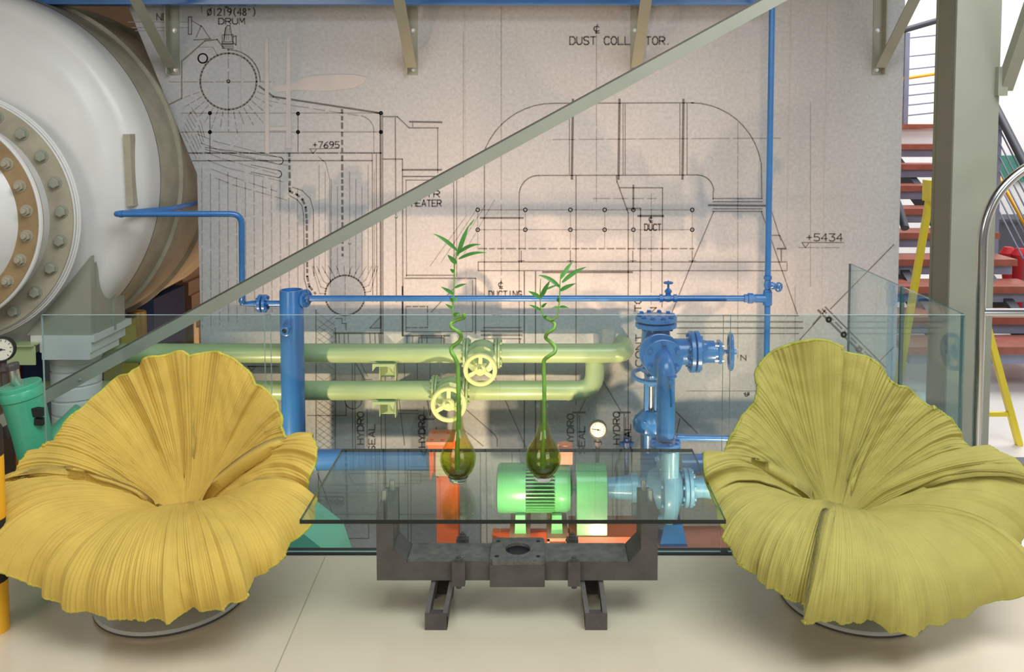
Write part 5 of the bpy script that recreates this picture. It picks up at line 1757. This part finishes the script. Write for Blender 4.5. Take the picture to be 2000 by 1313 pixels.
# ================================================================ the two bloom chairs
def periodic_catmull(keys, vals, xs):
    """keys in [0, 1) ascending, vals (n, k); periodic cubic interpolation"""
    keys = np.array(keys)
    vals = np.array(vals, float)
    n = len(keys)
    K = np.concatenate([keys[-2:] - 1, keys, keys[:3] + 1])
    V = np.concatenate([vals[-2:], vals, vals[:3]])
    idx = np.clip(np.searchsorted(K, xs, side='right') - 1, 1, len(K) - 3)
    k0, k1, k2, k3 = K[idx - 1], K[idx], K[idx + 1], K[idx + 2]
    h = k2 - k1
    t = ((xs - k1) / h)[:, None]
    m1 = (V[idx + 1] - V[idx - 1]) / (k2 - k0)[:, None] * h[:, None]
    m2 = (V[idx + 2] - V[idx]) / (k3 - k1)[:, None] * h[:, None]
    t2, t3 = t * t, t * t * t
    return (2 * t3 - 3 * t2 + 1) * V[idx] + (t3 - 2 * t2 + t) * m1 + (-2 * t3 + 3 * t2) * V[idx + 1] + (t3 - t2) * m2


def smoothstep(a, b, x):
    t = np.clip((x - a) / (b - a), 0, 1)
    return t * t * (3 - 2 * t)


def bloom_chair(label, cpx, DC, rim, folds, fabric, piping, base_px, base_w, seed, loc_label_base=None):
    rnd = random.Random(seed)
    C = np.array(P(cpx[0], cpx[1], DC))
    root_xy = P(base_px[0], base_px[1], 2.88)
    Db = 2.85
    bc = Vector(((base_px[0] - PX) / FPX * (Db * CP + CAM_H * SP), Db, 0))
    t = thing('bloom_chair', label, 'armchair', (bc.x, Db, 0), 'flower shaped lounge chairs')
    # rim key points
    keys, R3 = [], []
    for (x, y) in rim:
        a = math.atan2(-(y - cpx[1]) * 1.0, x - cpx[0])
        sn = math.sin(a)
        if sn > 0:
            D_ = DC - 0.06 - 0.06 * math.cos(a) ** 4 + 0.24 * sn ** 0.9
        else:
            D_ = DC - 0.06 - 0.06 * math.cos(a) ** 4 - 0.40 * (-sn) ** 0.8
        keys.append((a / (2 * math.pi)) % 1.0)
        R3.append(tuple(P(x, y, D_)) + (sn,))
    C = C + np.array([0, 0.03, -0.075])
    order = np.argsort(keys)
    keys = [keys[i] for i in order]
    R3 = [R3[i] for i in order]
    kk, rr_ = [keys[0]], [R3[0]]
    for a, r in zip(keys[1:], R3[1:]):
        if a - kk[-1] > 0.004:
            kk.append(a)
            rr_.append(r)
    NA, NR = 1500, 72
    th = np.arange(NA) / NA
    RV = periodic_catmull(kk, rr_, th)
    rimp = RV[:, :3]
    sn = np.sin(th * 2 * math.pi)
    cs = np.cos(th * 2 * math.pi)
    fr = np.clip(-sn, 0, 1)          # front weight
    bk = np.clip(sn, 0, 1)           # back weight
    sd = np.abs(cs)
    d = rimp - C
    # control points of the radial curves
    P1 = C + d * (0.34 - 0.06 * fr)[:, None]
    P1[:, 2] += 0.27 * fr ** 0.7 - 0.05 * bk + 0.05 * sd * (1 - fr)
    P1[:, 1] += 0.07 * bk - 0.02 * fr
    P2 = C + d * (0.72 + 0.26 * fr + 0.08 * sd * (1 - bk))[:, None]
    P2[:, 2] += 0.225 * fr + 0.02 * bk + 0.115 * sd ** 2 * (1 - bk ** 2)
    P2[:, 1] += -0.09 * fr + 0.02 * bk
    r = np.linspace(0, 1, NR) ** 0.92
    B0, B1, B2, B3 = (1 - r) ** 3, 3 * r * (1 - r) ** 2, 3 * r * r * (1 - r), r ** 3
    S_ = B0[None, :, None] * C + B1[None, :, None] * P1[:, None, :] + B2[None, :, None] * P2[:, None, :] + B3[None, :, None] * rimp[:, None, :]

    def normals(Q):
        da = np.roll(Q, -1, 0) - np.roll(Q, 1, 0)
        dr = np.gradient(Q, axis=1)
        n = np.cross(dr, da)
        L = np.linalg.norm(n, axis=2, keepdims=True)
        n = n / np.maximum(L, 1e-9)
        # point towards the sitter: up and to the front
        s = np.sign((n * np.array([0, -0.6, 0.8])).sum(2).mean())
        return n * s
    # smooth normals of the base surface
    N = normals(S_)
    dth = np.minimum(np.abs(th[:, None] - th[None, :1]), 1)
    # --- big pleats: one-sided folds
    fold = np.zeros((NA, NR))
    tang = np.zeros((NA, NR))
    for (px_, py_, amp, wid, r0) in folds:
        a0 = (math.atan2(-(py_ - cpx[1]), px_ - cpx[0]) / (2 * math.pi)) % 1.0
        x = (th - a0 + 0.5) % 1.0 - 0.5
        x = x * 360.0
        g = np.where(x > 0, np.exp(-(x / wid) ** 2), np.exp(-(x / (wid * 0.40)) ** 2)) if amp > 0 else np.where(x < 0, np.exp(-(x / wid) ** 2), np.exp(-(x / (wid * 0.40)) ** 2))
        rad_ = smoothstep(r0, r0 + 0.35, r) * (0.35 + 0.65 * r)
        fold += 1.35 * abs(amp) * g[:, None] * rad_[None, :]
        tang += -0.6 * amp * g[:, None] * rad_[None, :]
    # --- random mid pleats
    mids = np.zeros(NA)
    a = 0.0
    while a < 360:
        wdt = rnd.uniform(1.6, 4.5)
        x = ((th * 360 - a + 180) % 360) - 180
        mids += rnd.uniform(0.2, 1.0) * np.where(x > 0, np.exp(-(x / wdt) ** 2), np.exp(-(x / (wdt * 0.5)) ** 2))
        a += rnd.uniform(3.5, 9)
    # --- fine ribs
    ribs = np.zeros(NA)
    a = 0.0
    while a < 360:
        stp = rnd.uniform(0.9, 1.9)
        x = ((th * 360 - a + 180) % 360) - 180
        ribs += rnd.uniform(0.35, 1.0) * np.exp(-(x / (stp * 0.30)) ** 2)
        a += stp
    patchn = 0.75 + 0.35 * np.sin(th * 2 * math.pi * 5 + seed) * np.sin(th * 2 * math.pi * 3 + 1.3 * seed)
    grow = smoothstep(0.06, 0.30, r)
    disp = fold + 0.017 * mids[:, None] * (smoothstep(0.1, 0.9, r) * (0.4 + 0.6 * r))[None, :]
    disp += 0.0062 * (ribs * patchn)[:, None] * (grow * (0.55 + 0.45 * r))[None, :]
    # --- wavy rim
    wave = np.zeros(NA)
    for f, am in ((7, 0.008), (11, 0.009), (17, 0.008), (26, 0.005), (38, 0.003)):
        wave += am * np.sin(2 * math.pi * f * th + rnd.uniform(0, 6.28))
    disp += wave[:, None] * (r ** 5)[None, :]
    # cross wrinkles
    ph = np.array([rnd.uniform(0, 6.28) for _ in range(4)])
    cr_ = 0.0012 * np.sin(40 * r[None, :] + 6 * np.sin(2 * math.pi * 9 * th[:, None] + ph[0])) * np.sin(2 * math.pi * 6 * th[:, None] + ph[1])
    disp += cr_ * grow[None, :]
    da = np.roll(S_, -1, 0) - np.roll(S_, 1, 0)
    da = da / np.maximum(np.linalg.norm(da, axis=2, keepdims=True), 1e-9)
    Q = S_ + N * disp[:, :, None] + da * tang[:, :, None] * grow[None, :, None]
    Q[:, :, 2] = np.maximum(Q[:, :, 2], 0.045)
    loc = np.array(W[t])
    V = (Q - loc).reshape(-1, 3)
    ii, jj = np.meshgrid(np.arange(NA), np.arange(NR - 1), indexing='ij')
    i2 = (ii + 1) % NA
    faces = np.stack([ii * NR + jj, ii * NR + jj + 1, i2 * NR + jj + 1, i2 * NR + jj], axis=-1).reshape(-1, 4)
    me = bpy.data.meshes.new('petal_seat')
    me.vertices.add(len(V))
    me.vertices.foreach_set('co', V.ravel())
    me.loops.add(faces.size)
    me.loops.foreach_set('vertex_index', faces.ravel())
    me.polygons.add(len(faces))
    me.polygons.foreach_set('loop_start', np.arange(len(faces)) * 4)
    me.polygons.foreach_set('use_smooth', np.ones(len(faces), bool))
    me.update(calc_edges=True)
    me.validate()
    me.materials.append(fabric)
    o = bpy.data.objects.new('petal_seat', me)
    COL.objects.link(o)
    o.parent = t
    # thickness: a second layer under the petals
    n2 = normals(Q)
    Q2 = Q - n2 * (0.006 + 0.014 * (1 - r ** 6))[None, :, None]
    V2 = (Q2 - loc).reshape(-1, 3)
    step = 3
    sub = Q2[::step, ::2]
    na, nr = sub.shape[:2]
    Vb = (sub - loc).reshape(-1, 3)
    ii, jj = np.meshgrid(np.arange(na), np.arange(nr - 1), indexing='ij')
    i2 = (ii + 1) % na
    fb = np.stack([ii * nr + jj, i2 * nr + jj, i2 * nr + jj + 1, ii * nr + jj + 1], axis=-1).reshape(-1, 4)
    mb = bpy.data.meshes.new('petal_lining')
    mb.from_pydata([tuple(x) for x in Vb], [], [tuple(x) for x in fb])
    mb.polygons.foreach_set('use_smooth', [True] * len(fb))
    mb.materials.append(fabric)
    ob = bpy.data.objects.new('petal_lining', mb)
    COL.objects.link(ob)
    ob.parent = t
    # piping round the rim
    pm = MB()
    rim_pts = [Vector(x) for x in (Q[::2, -1] - n2[::2, -1] * 0.005)]
    pm.tube(rim_pts, 0.0058, 8, closed=True)
    pm.build('rim_piping', piping, t, smooth=80)
    # padded shell, stem and base plate
    sh = MB()
    mid = C * 0.5 + np.array([bc.x, Db, 0.30]) * 0.5
    sh.lathe((bc.x, Db - 0.02, 0.10), Z3, [(0.05, 0), (0.15, 0.01), (0.20, 0.03), (0.21, 0.06), (0.18, 0.08), (0.10, 0.085)], 48)
    sh.build('seat_pan', fabric, t, smooth=60)
    MB().lathe((bc.x, Db, 0.01), Z3, [(0.05, 0), (0.05, 0.02), (0.035, 0.03), (0.035, 0.12)], 32).build('stem', M['base_white'], t)
    R = base_w
    MB().lathe((bc.x, Db, 0.0), Z3, [(R * 0.99, 0.0), (R, 0.003), (R, 0.008)], 96).build('base_rim', M['iron'], t)
    MB().lathe((bc.x, Db, 0.008), Z3, [(R, 0.0), (R, 0.006), (R * 0.985, 0.010), (R * 0.3, 0.012)], 96).build('base_plate', M['base_white'], t)
    return t


rimL = [(615, 886), (613, 918), (588, 968), (595, 1024), (558, 1070), (507, 1132), (461, 1160), (410, 1188), (360, 1200), (307, 1205), (250, 1203), (205, 1198), (150, 1186), (110, 1168), (66, 1134), (30, 1092), (13, 1045), (10, 988), (31, 947), (64, 896), (102, 865), (134, 828), (169, 794), (225, 740), (258, 730), (287, 701), (330, 694), (357, 686), (376, 694), (400, 690), (435, 689), (470, 712), (502, 748), (520, 765), (543, 794), (555, 832), (571, 880), (594, 888)]
foldsL = [(366, 690, 0.030, 5, 0.12), (258, 730, 0.022, 5, 0.2), (130, 830, 0.012, 6, 0.2), (60, 900, 0.022, 7, 0.1), (12, 985, 0.050, 17, 0.0), (500, 750, 0.014, 5, 0.3), (560, 850, -0.018, 6, 0.2), (612, 892, -0.055, 15, 0.0), (590, 1000, -0.022, 8, 0.2), (465, 1158, -0.022, 6, 0.45), (100, 1165, 0.020, 7, 0.5), (430, 700, 0.010, 4, 0.2), (310, 700, 0.010, 4, 0.2), (30, 1090, 0.025, 8, 0.4)]
bloom_chair('mustard yellow flower shaped lounge chair on a round base at the left', (352, 986), 2.91, rimL, foldsL, M['yellow_fabric'], M['yellow_piping'], (338, 1182), 0.236, 3)

rimR = [(1383, 929), (1408, 905), (1424, 866), (1443, 823), (1470, 790), (1478, 760), (1478, 725), (1508, 690), (1535, 674), (1563, 665), (1600, 664), (1624, 672), (1650, 688), (1693, 698), (1715, 714), (1735, 740), (1752, 757), (1775, 763), (1800, 784), (1829, 806), (1858, 828), (1883, 855), (1910, 893), (1938, 918), (1975, 952), (1990, 990), (1997, 1034), (1990, 1080), (1988, 1132), (1965, 1165), (1932, 1178), (1883, 1200), (1820, 1216), (1753, 1225), (1715, 1221), (1677, 1214), (1630, 1204), (1590, 1194), (1541, 1159), (1487, 1132), (1460, 1106), (1438, 1078), (1420, 1045), (1409, 1013), (1398, 970)]
foldsR = [(1622, 672, 0.040, 6, 0.08), (1478, 725, 0.014, 8, 0.25), (1757, 756, -0.036, 6, 0.06), (1690, 698, 0.012, 4, 0.2), (1560, 665, 0.010, 4, 0.2), (1425, 862, 0.020, 6, 0.25), (1392, 935, 0.050, 15, 0.0), (1940, 920, -0.055, 14, 0.0), (1990, 985, -0.030, 8, 0.25), (1988, 1130, -0.030, 6, 0.35), (1590, 1194, 0.032, 6, 0.30), (1487, 1130, 0.016, 6, 0.5), (1840, 812, -0.010, 6, 0.3), (1720, 1222, 0.008, 5, 0.4)]
bloom_chair('olive yellow flower shaped lounge chair on a round base at the right', (1640, 988), 2.88, rimR, foldsR, M['olive_fabric'], M['olive_piping'], (1668, 1184), 0.236, 8)
